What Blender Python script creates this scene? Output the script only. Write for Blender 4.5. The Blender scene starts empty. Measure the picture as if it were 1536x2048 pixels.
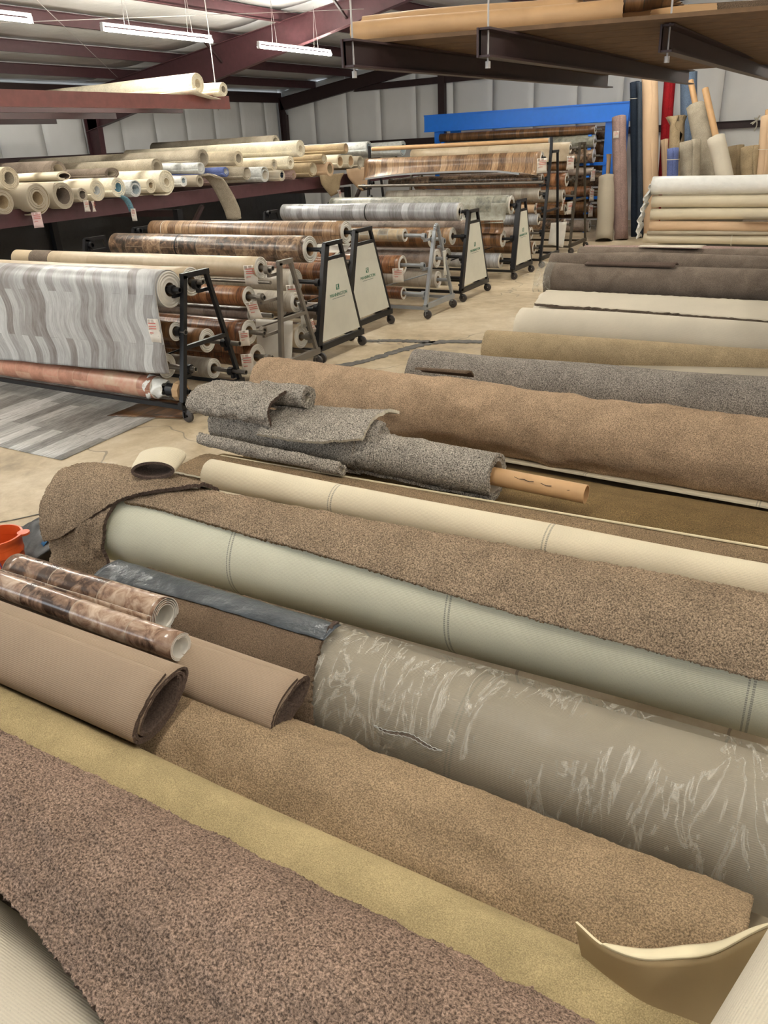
import bpy, math, random
import numpy as np
from mathutils import Vector, Matrix
R = math.radians
rng = np.random.default_rng(7)
random.seed(7)
sc = bpy.context.scene
COL = sc.collection

# ------------------------------------------------------------------ camera
CAM_H = 2.24
pitch, roll_, head = R(25.6), R(3.03), R(31.2)
fw = Vector((-math.sin(head) * math.cos(pitch), math.cos(head) * math.cos(pitch), -math.sin(pitch)))
r0 = Vector((math.cos(head), math.sin(head), 0))
u0 = r0.cross(fw)
rt = math.cos(roll_) * r0 - math.sin(roll_) * u0
up = math.cos(roll_) * u0 + math.sin(roll_) * r0
cd = bpy.data.cameras.new('camera')
cam = bpy.data.objects.new('camera', cd)
COL.objects.link(cam)
cam.matrix_world = Matrix(((rt.x, up.x, -fw.x, 0), (rt.y, up.y, -fw.y, 0), (rt.z, up.z, -fw.z, CAM_H), (0, 0, 0, 1)))
cd.sensor_fit = 'VERTICAL'
cd.sensor_height = 32
cd.lens = 1540 / 2048 * 32
cd.clip_start = 0.05
sc.camera = cam

# ------------------------------------------------------------------ world and exposure
w = bpy.data.worlds.new('world')
sc.world = w
w.use_nodes = True
w.node_tree.nodes['Background'].inputs[0].default_value = (0.86, 0.93, 1.0, 1)
w.node_tree.nodes['Background'].inputs[1].default_value = 0.55
sc.view_settings.view_transform = 'Standard'
sc.view_settings.look = 'None'
sc.view_settings.gamma = 1
sc.view_settings.use_curve_mapping = False
sc.view_settings.exposure = 0.60
TUBE_POWER = 108.0
# daylight entering by the open roll-up door in the south-west corner
ld = bpy.data.lights.new('door_daylight', 'AREA')
ld.shape = 'RECTANGLE'
ld.size = 5.0
ld.size_y = 3.2
ld.energy = 130
ld.color = (0.86, 0.94, 1.0)
lo = bpy.data.objects.new('door_daylight', ld)
COL.objects.link(lo)
lo.location = (-9.0, -3.6, 1.9)
lo.rotation_euler = (R(90), 0, R(-12))

# ------------------------------------------------------------------ material helpers
def newmat(name, rough=0.9, metal=0.0, col=(0.5, 0.5, 0.5)):
    m = bpy.data.materials.new(name)
    m.use_nodes = True
    nt = m.node_tree
    b = nt.nodes['Principled BSDF']
    b.inputs['Roughness'].default_value = rough
    b.inputs['Metallic'].default_value = metal
    b.inputs['Base Color'].default_value = (*col, 1)
    return m, nt, b

def nd(nt, typ, **kw):
    n = nt.nodes.new(typ)
    for k, v in kw.items():
        if k.startswith('i_'):
            key = k[2:].replace('_', ' ')
            n.inputs[int(key) if key.isdigit() else key].default_value = v
        else:
            setattr(n, k, v)
    return n

def lk(nt, a, b):
    nt.links.new(a, b)

def ramp(nt, fac, stops):
    r = nt.nodes.new('ShaderNodeValToRGB')
    el = r.color_ramp.elements
    while len(el) < len(stops):
        el.new(0.5)
    for e, (p, c) in zip(el, stops):
        e.position = p
        e.color = (*c, 1)
    lk(nt, fac, r.inputs[0])
    return r.outputs[0]

def math_n(nt, op, a, b=None, c=None):
    n = nt.nodes.new('ShaderNodeMath')
    n.operation = op
    for i, v in enumerate((a, b, c)):
        if v is None:
            continue
        if isinstance(v, (int, float)):
            n.inputs[i].default_value = v
        else:
            lk(nt, v, n.inputs[i])
    return n.outputs[0]

def mixc(nt, fac, a, b, mode='MIX'):
    n = nt.nodes.new('ShaderNodeMix')
    n.data_type = 'RGBA'
    n.blend_type = mode
    for sock, v in ((n.inputs[0], fac), (n.inputs[6], a), (n.inputs[7], b)):
        if isinstance(v, (int, float)):
            sock.default_value = v
        elif isinstance(v, tuple):
            sock.default_value = (*v, 1)
        else:
            lk(nt, v, sock)
    return n.outputs[2]

def noise(nt, vec, scale, detail=2, rough=0.5, dist=0.0):
    n = nd(nt, 'ShaderNodeTexNoise')
    n.inputs['Scale'].default_value = scale
    n.inputs['Detail'].default_value = detail
    n.inputs['Roughness'].default_value = rough
    n.inputs['Distortion'].default_value = dist
    lk(nt, vec, n.inputs['Vector'])
    return n.outputs[0]

def bump(nt, b, height, strength, dist):
    n = nd(nt, 'ShaderNodeBump')
    n.inputs['Strength'].default_value = strength
    n.inputs['Distance'].default_value = dist
    lk(nt, height, n.inputs['Height'])
    lk(nt, n.outputs[0], b.inputs['Normal'])

def sc3(c, k):
    return tuple(min(1, x * k) for x in c)

MATS = {}
def carpet(name, c, scale=150, contrast=0.55, bstr=0.9, bdist=0.006, blotch=0.18, c2=None):
    m, nt, b = newmat(name, 1.0)
    b.inputs['Specular IOR Level'].default_value = 0.1
    tc = nd(nt, 'ShaderNodeTexCoord').outputs['Object']
    f = noise(nt, tc, scale, 3, 0.65)
    hi = c2 or sc3(c, 1 + contrast)
    col = ramp(nt, f, [(0.36, sc3(c, 1 - contrast)), (0.52, c), (0.66, hi)])
    lf = noise(nt, tc, 5.0, 3, 0.6, 0.6)
    col = mixc(nt, 1.0, col, ramp(nt, lf, [(0.3, (1 - blotch,) * 3), (0.7, (1 + blotch * 0.6 if blotch < .3 else 1.0,) * 3)]), 'MULTIPLY')
    lk(nt, col, b.inputs['Base Color'])
    bump(nt, b, f, bstr, bdist)
    MATS[name] = m
    return m

def backing(name, c, seams=None, rib=0.0065, seamcol=(0.16, 0.15, 0.13)):
    m, nt, b = newmat(name, 0.85)
    t = nd(nt, 'ShaderNodeTexCoord')
    sep = nd(nt, 'ShaderNodeSeparateXYZ')
    lk(nt, t.outputs['UV'], sep.inputs[0])
    u, v = sep.outputs[0], sep.outputs[1]
    s = math_n(nt, 'SINE', math_n(nt, 'MULTIPLY', v, 2 * math.pi / rib))
    f = math_n(nt, 'MULTIPLY_ADD', s, 0.5, 0.5)
    n1 = noise(nt, t.outputs['Object'], 260, 2)
    n2 = noise(nt, t.outputs['Object'], 3.0, 3)
    col = mixc(nt, math_n(nt, 'MULTIPLY', f, 0.16), c, sc3(c, 0.45))
    col = mixc(nt, 1.0, col, ramp(nt, n2, [(0.3, (0.9,) * 3), (0.7, (1.0,) * 3)]), 'MULTIPLY')
    col = mixc(nt, math_n(nt, 'MULTIPLY', math_n(nt, 'GREATER_THAN', n1, 0.62), 0.25), col, sc3(c, 0.5))
    if seams:
        off, per = seams
        a = math_n(nt, 'MODULO', math_n(nt, 'ADD', u, 20 * per - off), per)
        d1 = math_n(nt, 'LESS_THAN', math_n(nt, 'ABSOLUTE', math_n(nt, 'SUBTRACT', a, 0.03)), 0.0035)
        d2 = math_n(nt, 'LESS_THAN', math_n(nt, 'ABSOLUTE', math_n(nt, 'SUBTRACT', a, 0.047)), 0.0045)
        dash = math_n(nt, 'MULTIPLY_ADD', math_n(nt, 'SINE', math_n(nt, 'MULTIPLY', v, 700)), 0.3, 0.5)
        col = mixc(nt, math_n(nt, 'MULTIPLY', math_n(nt, 'MAXIMUM', d1, d2), dash), col, seamcol)
    lk(nt, col, b.inputs['Base Color'])
    bump(nt, b, f, 0.35, 0.002)
    MATS[name] = m
    return m

def vinyl(name, c1, c2, c3, band=0.13, length=0.95, rough=0.35, wavy=0.0, grain=0.5, mortar=(0.04, 0.03, 0.02), msize=0.003, stone=0.0, blotchscale=4):
    """printed sheet vinyl; UV u runs along the roll, v round it, in metres"""
    m, nt, b = newmat(name, rough)
    t = nd(nt, 'ShaderNodeTexCoord')
    sep = nd(nt, 'ShaderNodeSeparateXYZ')
    lk(nt, t.outputs['UV'], sep.inputs[0])
    u, v = sep.outputs[0], sep.outputs[1]
    if wavy:
        u = math_n(nt, 'ADD', u, math_n(nt, 'MULTIPLY', math_n(nt, 'SINE', math_n(nt, 'MULTIPLY_ADD', v, 13.0, math_n(nt, 'MULTIPLY', u, 1.7))), wavy))
    cb = nd(nt, 'ShaderNodeCombineXYZ')
    lk(nt, v, cb.inputs[0])
    lk(nt, u, cb.inputs[1])
    br = nd(nt, 'ShaderNodeTexBrick')
    br.inputs['Scale'].default_value = 1
    br.inputs['Brick Width'].default_value = length
    br.inputs['Row Height'].default_value = band
    br.inputs['Mortar Size'].default_value = msize
    br.inputs['Color1'].default_value = (0, 0, 0, 1)
    br.inputs['Color2'].default_value = (1, 1, 1, 1)
    br.inputs['Mortar'].default_value = (0.5, 0.5, 0.5, 1)
    lk(nt, cb.outputs[0], br.inputs[0])
    bw = nd(nt, 'ShaderNodeRGBToBW')
    lk(nt, br.outputs['Color'], bw.inputs[0])
    mp = nd(nt, 'ShaderNodeMapping')
    mp.inputs['Scale'].default_value = (1, 1, 1) if stone else (0.16, 1, 1)
    lk(nt, cb.outputs[0], mp.inputs[0])
    g = noise(nt, mp.outputs[0], 14 if stone else 42, 5, 0.65, 0.8)
    g2 = noise(nt, mp.outputs[0], blotchscale, 3, 0.6)
    f = math_n(nt, 'ADD', math_n(nt, 'MULTIPLY', bw.outputs[0], 0.55), math_n(nt, 'MULTIPLY', math_n(nt, 'SUBTRACT', g, 0.5), grain * 2.2))
    f = math_n(nt, 'ADD', f, math_n(nt, 'MULTIPLY_ADD', g2, 0.8, -0.18))
    col = ramp(nt, f, [(0.12, c1), (0.5, c2), (0.92, c3)])
    col = mixc(nt, br.outputs['Fac'], col, mortar)
    lk(nt, col, b.inputs['Base Color'])
    MATS[name] = m
    return m

def plain(name, c, rough=0.6, metal=0.0, var=0.12, scale=9, bstr=0.15, bdist=0.003, emit=None):
    m, nt, b = newmat(name, rough, metal, c)
    tc = nd(nt, 'ShaderNodeTexCoord').outputs['Object']
    n = noise(nt, tc, scale, 4, 0.6)
    col = mixc(nt, 1.0, c, ramp(nt, n, [(0.3, (1 - var,) * 3), (0.7, (1.0,) * 3)]), 'MULTIPLY')
    lk(nt, col, b.inputs['Base Color'])
    if bstr:
        bump(nt, b, n, bstr, bdist)
    if emit:
        b.inputs['Emission Color'].default_value = (*emit[0], 1)
        b.inputs['Emission Strength'].default_value = emit[1]
    MATS[name] = m
    return m

# carpets
carpet('mauve_shag', (0.305, 0.212, 0.160), 170, 0.68, 1.0, 0.009)
carpet('khaki_pile', (0.44, 0.345, 0.185), 300, 0.3, 0.6, 0.003, 0.3)
carpet('beige_pile', (0.375, 0.268, 0.165), 210, 0.48, 1.0, 0.007)
carpet('brown_shag', (0.335, 0.245, 0.165), 165, 0.64, 1.0, 0.009)
carpet('tan_shag', (0.44, 0.308, 0.200), 165, 0.55, 1.0, 0.007)
carpet('brown_pile', (0.25, 0.175, 0.105), 170, 0.6, 0.8, 0.005)
carpet('olive_pile', (0.175, 0.115, 0.05), 200, 0.55, 0.8, 0.005)
carpet('grey_shag', (0.39, 0.345, 0.29), 140, 0.8, 1.0, 0.009)
carpet('greybrown_pile', (0.26, 0.228, 0.195), 130, 0.7, 0.8, 0.006)
carpet('wheat_pile', (0.37, 0.28, 0.17), 190, 0.4, 0.7, 0.005)
carpet('umber_pile', (0.20, 0.158, 0.125), 150, 0.3, 0.6, 0.004, 0.35)
carpet('umber_dark', (0.10, 0.07, 0.055), 150, 0.3, 0.6, 0.004)
carpet('patch_brown', (0.15, 0.105, 0.07), 240, 0.45, 0.7, 0.004)
carpet('greige_felt', (0.36, 0.31, 0.235), 130, 0.3, 0.5, 0.004)
carpet('mauve_felt', (0.29, 0.20, 0.175), 110, 0.35, 0.5, 0.004)
carpet('navy_felt', (0.022, 0.030, 0.045), 110, 0.3, 0.4, 0.003)
carpet('charcoal_felt', (0.050, 0.062, 0.080), 110, 0.3, 0.4, 0.003)
carpet('slate_felt', (0.14, 0.19, 0.27), 110, 0.3, 0.4, 0.003)
carpet('red_felt', (0.27, 0.012, 0.016), 110, 0.25, 0.4, 0.003)
carpet('blue_felt', (0.11, 0.14, 0.30), 110, 0.3, 0.4, 0.003)
carpet('cream_felt', (0.62, 0.53, 0.38), 120, 0.2, 0.4, 0.004)
carpet('bright_cream', (0.76, 0.69, 0.53), 60, 0.12, 0.3, 0.003)
carpet('greyblue_felt', (0.36, 0.42, 0.44), 110, 0.35, 0.5, 0.004)
carpet('teal_felt', (0.16, 0.30, 0.36), 110, 0.35, 0.5, 0.004)
# backings
backing('ivory_back', (0.68, 0.66, 0.51), (0.90, 1.11))
backing('ivory_back_tube', (0.72, 0.63, 0.46), (0.82, 1.12))
backing('grey_back', (0.39, 0.33, 0.25), (0.58, 1.11), seamcol=(0.2, 0.18, 0.14))
backing('jute_back', (0.32, 0.232, 0.158), None, 0.0062)
backing('pale_back', (0.60, 0.535, 0.42), None)
backing('peach_back', (0.66, 0.46, 0.29), None)
backing('cream_back', (0.70, 0.615, 0.45), None)
backing('greige_back', (0.42, 0.36, 0.27), None)
# vinyls
vinyl('wavy_plank_vinyl', (0.13, 0.105, 0.095), (0.30, 0.29, 0.28), (0.55, 0.555, 0.54), 0.105, 0.9, 0.4, wavy=0.032, grain=0.32, mortar=(0.2, 0.19, 0.18), msize=0.001)
vinyl('stone_brown_vinyl', (0.030, 0.020, 0.014), (0.165, 0.10, 0.06), (0.42, 0.29, 0.18), 0.30, 0.45, 0.28, stone=1, grain=0.95, mortar=(0.3, 0.24, 0.17))
vinyl('oak_vinyl', (0.085, 0.045, 0.022), (0.25, 0.145, 0.075), (0.44, 0.30, 0.175), 0.13, 0.9, 0.3, grain=0.7)
vinyl('cherry_vinyl', (0.060, 0.022, 0.010), (0.19, 0.075, 0.030), (0.36, 0.19, 0.09), 0.10, 0.8, 0.28, grain=0.75)
vinyl('walnut_vinyl', (0.04, 0.018, 0.008), (0.13, 0.06, 0.022), (0.27, 0.14, 0.06), 0.10, 0.8, 0.3)
vinyl('tan_travertine_vinyl', (0.40, 0.31, 0.20), (0.50, 0.40, 0.27), (0.58, 0.48, 0.34), 0.45, 0.45, 0.4, stone=1, grain=0.3, mortar=(0.46, 0.37, 0.26))
vinyl('terracotta_vinyl', (0.27, 0.12, 0.07), (0.46, 0.22, 0.15), (0.52, 0.38, 0.26), 0.22, 0.33, 0.35, stone=1, grain=0.3, mortar=(0.45, 0.3, 0.2))
vinyl('ash_grey_vinyl', (0.17, 0.165, 0.16), (0.33, 0.33, 0.335), (0.54, 0.55, 0.57), 0.11, 1.1, 0.28, msize=0.001, mortar=(0.3, 0.3, 0.3))
vinyl('greige_plank_vinyl', (0.25, 0.215, 0.17), (0.38, 0.335, 0.27), (0.5, 0.45, 0.38), 0.13, 0.8, 0.35, msize=0.001, mortar=(0.3, 0.27, 0.22))
vinyl('fieldstone_vinyl', (0.13, 0.12, 0.10), (0.34, 0.27, 0.18), (0.55, 0.42, 0.26), 0.15, 0.17, 0.35, stone=1, grain=0.35, mortar=(0.34, 0.32, 0.27), msize=0.006)
vinyl('taupe_stone_vinyl', (0.14, 0.10, 0.08), (0.27, 0.21, 0.17), (0.40, 0.33, 0.28), 0.3, 0.3, 0.35, stone=1, mortar=(0.3, 0.25, 0.2))
vinyl('slate_teal_vinyl', (0.11, 0.11, 0.09), (0.265, 0.255, 0.20), (0.40, 0.395, 0.34), 0.3, 0.3, 0.35, stone=1, mortar=(0.3, 0.3, 0.25))
vinyl('marble_brown_vinyl', (0.06, 0.035, 0.025), (0.27, 0.165, 0.11), (0.52, 0.39, 0.29), 0.30, 0.60, 0.2, stone=1, grain=1.0, mortar=(0.35, 0.27, 0.2), blotchscale=3)
vinyl('weathered_plank_vinyl', (0.11, 0.10, 0.09), (0.30, 0.285, 0.26), (0.58, 0.56, 0.53), 0.15, 1.2, 0.5, msize=0.003, mortar=(0.14, 0.13, 0.12))
# plain materials
plain('vinyl_edge', (0.72, 0.68, 0.60), 0.5)
plain('core_board', (0.46, 0.30, 0.16), 0.8)
plain('kraft_paper', (0.55, 0.33, 0.155), 0.6, var=0.15, scale=6)
plain('black_steel', (0.012, 0.012, 0.014), 0.4, 0.3)
plain('black_hollow', (0.01, 0.009, 0.008), 0.9)
plain('taupe_steel', (0.19, 0.165, 0.135), 0.5, 0.2)
plain('silver_steel', (0.36, 0.38, 0.40), 0.4, 0.5)
plain('pipe_steel', (0.20, 0.18, 0.155), 0.35, 0.7)
plain('olive_steel', (0.075, 0.06, 0.04), 0.5, 0.3)
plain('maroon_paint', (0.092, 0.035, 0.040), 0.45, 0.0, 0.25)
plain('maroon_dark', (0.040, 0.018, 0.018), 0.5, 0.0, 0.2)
plain('red_oxide', (0.21, 0.062, 0.050), 0.4, 0.0, 0.25)
plain('blue_paint', (0.012, 0.19, 0.80), 0.4, 0.0, 0.08)
plain('panel_white', (0.74, 0.73, 0.63), 0.4, 0, 0.12, 3)
plain('logo_green', (0.02, 0.16, 0.09), 0.5, bstr=0)
plain('ink_grey', (0.10, 0.14, 0.13), 0.5, bstr=0)
plain('ink_red', (0.55, 0.10, 0.07), 0.5, bstr=0)
plain('tag_paper', (0.78, 0.72, 0.64), 0.7)
plain('tag_pink', (0.78, 0.58, 0.56), 0.7)
plain('wheel_rubber', (0.05, 0.042, 0.038), 0.5)
plain('orange_plastic', (0.70, 0.10, 0.018), 0.35, var=0.1)
plain('purple_print', (0.09, 0.02, 0.10), 0.4, bstr=0)
plain('black_tarp', (0.020, 0.020, 0.021), 0.5, bstr=0.6, bdist=0.02, scale=5)
plain('blue_tape', (0.03, 0.17, 0.40), 0.5)
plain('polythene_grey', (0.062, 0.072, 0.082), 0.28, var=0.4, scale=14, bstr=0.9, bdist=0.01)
plain('sealant', (0.135, 0.125, 0.112), 0.9, var=0.3)
plain('wire', (0.45, 0.42, 0.40), 0.5, 0.3)
plain('twine', (0.7, 0.66, 0.55), 0.8)
plain('plywood', (0.17, 0.095, 0.045), 0.8, var=0.4)
plain('white_wrap', (0.80, 0.79, 0.74), 0.35, var=0.1, scale=7, bstr=0.8, bdist=0.02)
plain('clear_wrap', (0.62, 0.63, 0.60), 0.25, var=0.3, scale=16, bstr=1.0, bdist=0.015)
plain('cream_paper', (0.80, 0.70, 0.47), 0.6)
plain('khaki_paper', (0.30, 0.21, 0.10), 0.7, var=0.2, scale=4)
plain('lamp_metal', (0.5, 0.5, 0.5), 0.5)
m, nt, b = newmat('tube_glow', 0.5)
b.inputs['Emission Color'].default_value = (1.0, 0.965, 0.87, 1)
b.inputs['Emission Strength'].default_value = TUBE_POWER
MATS['tube_glow'] = m

# wall insulation: white vinyl facing
def insulation(name, c, rough):
    m, nt, b = newmat(name, rough, 0, c)
    tc = nd(nt, 'ShaderNodeTexCoord').outputs['Object']
    n = noise(nt, tc, 2.2, 5, 0.6, 0.5)
    n2 = noise(nt, tc, 0.8, 3)
    col = mixc(nt, 1.0, c, ramp(nt, n2, [(0.3, (0.90, 0.90, 0.89)), (0.65, (1, 1, 1))]), 'MULTIPLY')
    lk(nt, col, b.inputs['Base Color'])
    bump(nt, b, n, 0.5, 0.03)
    MATS[name] = m
insulation('wall_insulation', (0.90, 0.895, 0.88), 0.55)
insulation('roof_insulation', (0.84, 0.84, 0.83), 0.2)

# concrete floor
m, nt, b = newmat('concrete', 0.55)
tc = nd(nt, 'ShaderNodeTexCoord').outputs['Object']
n1 = noise(nt, tc, 0.9, 6, 0.62, 0.8)
n2 = noise(nt, tc, 7.0, 6, 0.7, 0.3)
n3 = noise(nt, tc, 90, 2)
f = math_n(nt, 'ADD', math_n(nt, 'MULTIPLY', n1, 0.62), math_n(nt, 'MULTIPLY', n2, 0.38))
col = ramp(nt, f, [(0.30, (0.20, 0.155, 0.10)), (0.44, (0.40, 0.31, 0.195)), (0.56, (0.53, 0.435, 0.30)), (0.70, (0.66, 0.59, 0.47))])
wv = nd(nt, 'ShaderNodeTexVoronoi')
wv.feature = 'DISTANCE_TO_EDGE'
wv.inputs['Scale'].default_value = 0.42
dn = nd(nt, 'ShaderNodeVectorMath')
dn.operation = 'ADD'
nn = nd(nt, 'ShaderNodeTexNoise')
nn.inputs['Scale'].default_value = 1.6
lk(nt, tc, nn.inputs['Vector'])
lk(nt, tc, dn.inputs[0])
lk(nt, nn.outputs['Color'], dn.inputs[1])
lk(nt, dn.outputs[0], wv.inputs['Vector'])
cr = math_n(nt, 'LESS_THAN', wv.outputs['Distance'], 0.004)
col = mixc(nt, math_n(nt, 'MULTIPLY', cr, 0.6), col, (0.12, 0.10, 0.08))
lk(nt, col, b.inputs['Base Color'])
lk(nt, math_n(nt, 'MULTIPLY_ADD', n2, 0.3, 0.38), b.inputs['Roughness'])
bump(nt, b, n3, 0.12, 0.002)
MATS['concrete'] = m

# thin polythene film: see-through with pale wrinkles
m, nt, b = newmat('film', 0.16)
nt.nodes.remove(b)
tcn = nd(nt, 'ShaderNodeTexCoord')
mp = nd(nt, 'ShaderNodeMapping')
mp.inputs['Scale'].default_value = (4.0, 1.0, 1.0)
lk(nt, tcn.outputs['UV'], mp.inputs[0])
n1 = noise(nt, mp.outputs[0], 2.6, 6, 0.6, 1.6)
rid = math_n(nt, 'SUBTRACT', 1.0, math_n(nt, 'MULTIPLY', math_n(nt, 'ABSOLUTE', math_n(nt, 'SUBTRACT', n1, 0.5)), 34))
rid = math_n(nt, 'MAXIMUM', rid, 0.0)
patch = noise(nt, tcn.outputs['UV'], 1.7, 3)
pm = math_n(nt, 'MULTIPLY', math_n(nt, 'GREATER_THAN', patch, 0.45), rid)
gl = nd(nt, 'ShaderNodeBsdfPrincipled')
gl.inputs['Base Color'].default_value = (0.60, 0.56, 0.48, 1)
gl.inputs['Roughness'].default_value = 0.22
tr = nd(nt, 'ShaderNodeBsdfTransparent')
tr.inputs[0].default_value = (0.97, 0.97, 0.96, 1)
mx = nd(nt, 'ShaderNodeMixShader')
lk(nt, math_n(nt, 'MULTIPLY_ADD', pm, 0.40, 0.10), mx.inputs[0])
lk(nt, tr.outputs[0], mx.inputs[1])
lk(nt, gl.outputs[0], mx.inputs[2])
bn = nd(nt, 'ShaderNodeBump')
bn.inputs['Strength'].default_value = 0.7
bn.inputs['Distance'].default_value = 0.02
lk(nt, n1, bn.inputs['Height'])
lk(nt, bn.outputs[0], gl.inputs['Normal'])
lk(nt, mx.outputs[0], nt.nodes['Material Output'].inputs[0])
MATS['film'] = m

# ------------------------------------------------------------------ mesh helpers
WORLD = {}
def tag(o, label=None, cat=None, group=None, kind=None):
    if label: o['label'] = label
    if cat: o['category'] = cat
    if group: o['group'] = group
    if kind: o['kind'] = kind
    return o

def link(name, me, parent=None, loc=(0, 0, 0)):
    o = bpy.data.objects.new(name, me)
    COL.objects.link(o)
    o.location = loc
    if parent:
        o.parent = parent
    WORLD[o.name] = Vector(loc)
    return o

def empty(name, label, cat, group=None):
    return tag(link(name, None), label, cat, group)

class MB:
    def __init__(s):
        s.v, s.f, s.m, s.n = [], [], [], 0
        s.uv = None
    def add(s, vs, fs, mi=0):
        o = len(s.v)
        s.v += [tuple(x) for x in vs]
        s.f += [tuple(i + o for i in f) for f in fs]
        s.m += [mi] * len(fs)
    def bar(s, p, q, a, b, mi=0, upv=(0, 0, 1)):
        """rectangular bar from p to q, a wide and b tall"""
        p, q = Vector(p), Vector(q)
        d = (q - p).normalized()
        upv = Vector(upv)
        if abs(d.dot(upv)) > 0.98:
            upv = Vector((1, 0, 0))
        sd = d.cross(upv).normalized()
        w_ = sd.cross(d)
        vs = [c + sd * (i * a / 2) + w_ * (j * b / 2) for c in (p, q) for i, j in ((-1, -1), (1, -1), (1, 1), (-1, 1))]
        s.add(vs, [(3, 2, 1, 0), (4, 5, 6, 7), (0, 1, 5, 4), (1, 2, 6, 5), (2, 3, 7, 6), (3, 0, 4, 7)], mi)
    def box(s, x0, x1, y0, y1, z0, z1, mi=0):
        vs = [(x, y, z) for z in (z0, z1) for x, y in ((x0, y0), (x1, y0), (x1, y1), (x0, y1))]
        s.add(vs, [(3, 2, 1, 0), (4, 5, 6, 7), (0, 1, 5, 4), (1, 2, 6, 5), (2, 3, 7, 6), (3, 0, 4, 7)], mi)
    def channel(s, p, q, depth, flange, t=0.012, side=1, mi=0):
        """C section purlin or beam between p and q (bottom line), flanges to one side"""
        p, q = Vector(p), Vector(q)
        d = (q - p).normalized()
        sd = d.cross(Vector((0, 0, 1))).normalized() * side
        z = Vector((0, 0, 1))
        s.bar(p + z * depth / 2, q + z * depth / 2, t, depth, mi)
        for h in (t / 2, depth - t / 2):
            s.bar(p + sd * flange / 2 + z * h, q + sd * flange / 2 + z * h, flange, t, mi)
    def lathe(s, p, q, prof, seg=24, mats=None):
        """prof: (t, r) with t from 0 (p) to 1 (q) in metres offset pairs (end, dt, r)"""
        p, q = Vector(p), Vector(q)
        L = (q - p).length
        d = (q - p) / L
        if abs(d.z) > 0.9:
            a = Vector((1, 0, 0))
        else:
            a = Vector((0, 0, 1)).cross(d).normalized()
        a = (a - d * a.dot(d)).normalized()
        c = d.cross(a)
        vs = []
        for (e, dt, r) in prof:
            base = (p if e == 0 else q) + d * dt
            for k in range(seg):
                an = 2 * math.pi * k / seg
                vs.append(base + a * (r * math.cos(an)) + c * (r * math.sin(an)))
        for j in range(len(prof) - 1):
            fs = []
            for k in range(seg):
                k2 = (k + 1) % seg
                fs.append((j * seg + k, j * seg + k2, (j + 1) * seg + k2, (j + 1) * seg + k))
            if j == 0:
                s.add(vs, fs, mats[j] if mats else 0)
                base_i = len(s.v) - len(vs)
            else:
                s.f += [tuple(i + base_i for i in f) for f in fs]
                s.m += [mats[j] if mats else 0] * len(fs)
        return base_i
    def cyl(s, p, q, r, seg=16, mi=0, r2=None):
        r2 = r if r2 is None else r2
        s.lathe(p, q, [(0, 0, 0.0005), (0, 0, r), (1, 0, r2), (1, 0, 0.0005)], seg, [mi] * 3)
    def build(s, name, mats, parent=None, smooth=False):
        me = bpy.data.meshes.new(name)
        me.from_pydata(s.v, [], s.f)
        for mm in (mats if isinstance(mats, (list, tuple)) else [mats]):
            me.materials.append(MATS[mm])
        me.polygons.foreach_set('material_index', s.m)
        if smooth:
            me.polygons.foreach_set('use_smooth', [True] * len(s.f))
            me.set_sharp_from_angle(angle=R(40))
        me.update()
        return link(name, me, parent)

def smooth_noise(nx, nv, cx, cv, amp):
    """low frequency random field on an nx by nv grid with cells cx, cv"""
    a = rng.normal(0, 1, (max(2, cx) + 1, max(2, cv) + 1))
    xi = np.linspace(0, a.shape[0] - 1.001, nx)
    vi = np.linspace(0, a.shape[1] - 1.001, nv)
    x0, v0 = xi.astype(int), vi.astype(int)
    fx, fv = (xi - x0)[:, None], (vi - v0)[None, :]
    fx, fv = fx * fx * (3 - 2 * fx), fv * fv * (3 - 2 * fv)
    return amp * ((a[x0][:, v0] * (1 - fx) + a[x0 + 1][:, v0] * fx) * (1 - fv) + (a[x0][:, v0 + 1] * (1 - fx) + a[x0 + 1][:, v0 + 1] * fx) * fv)

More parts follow.
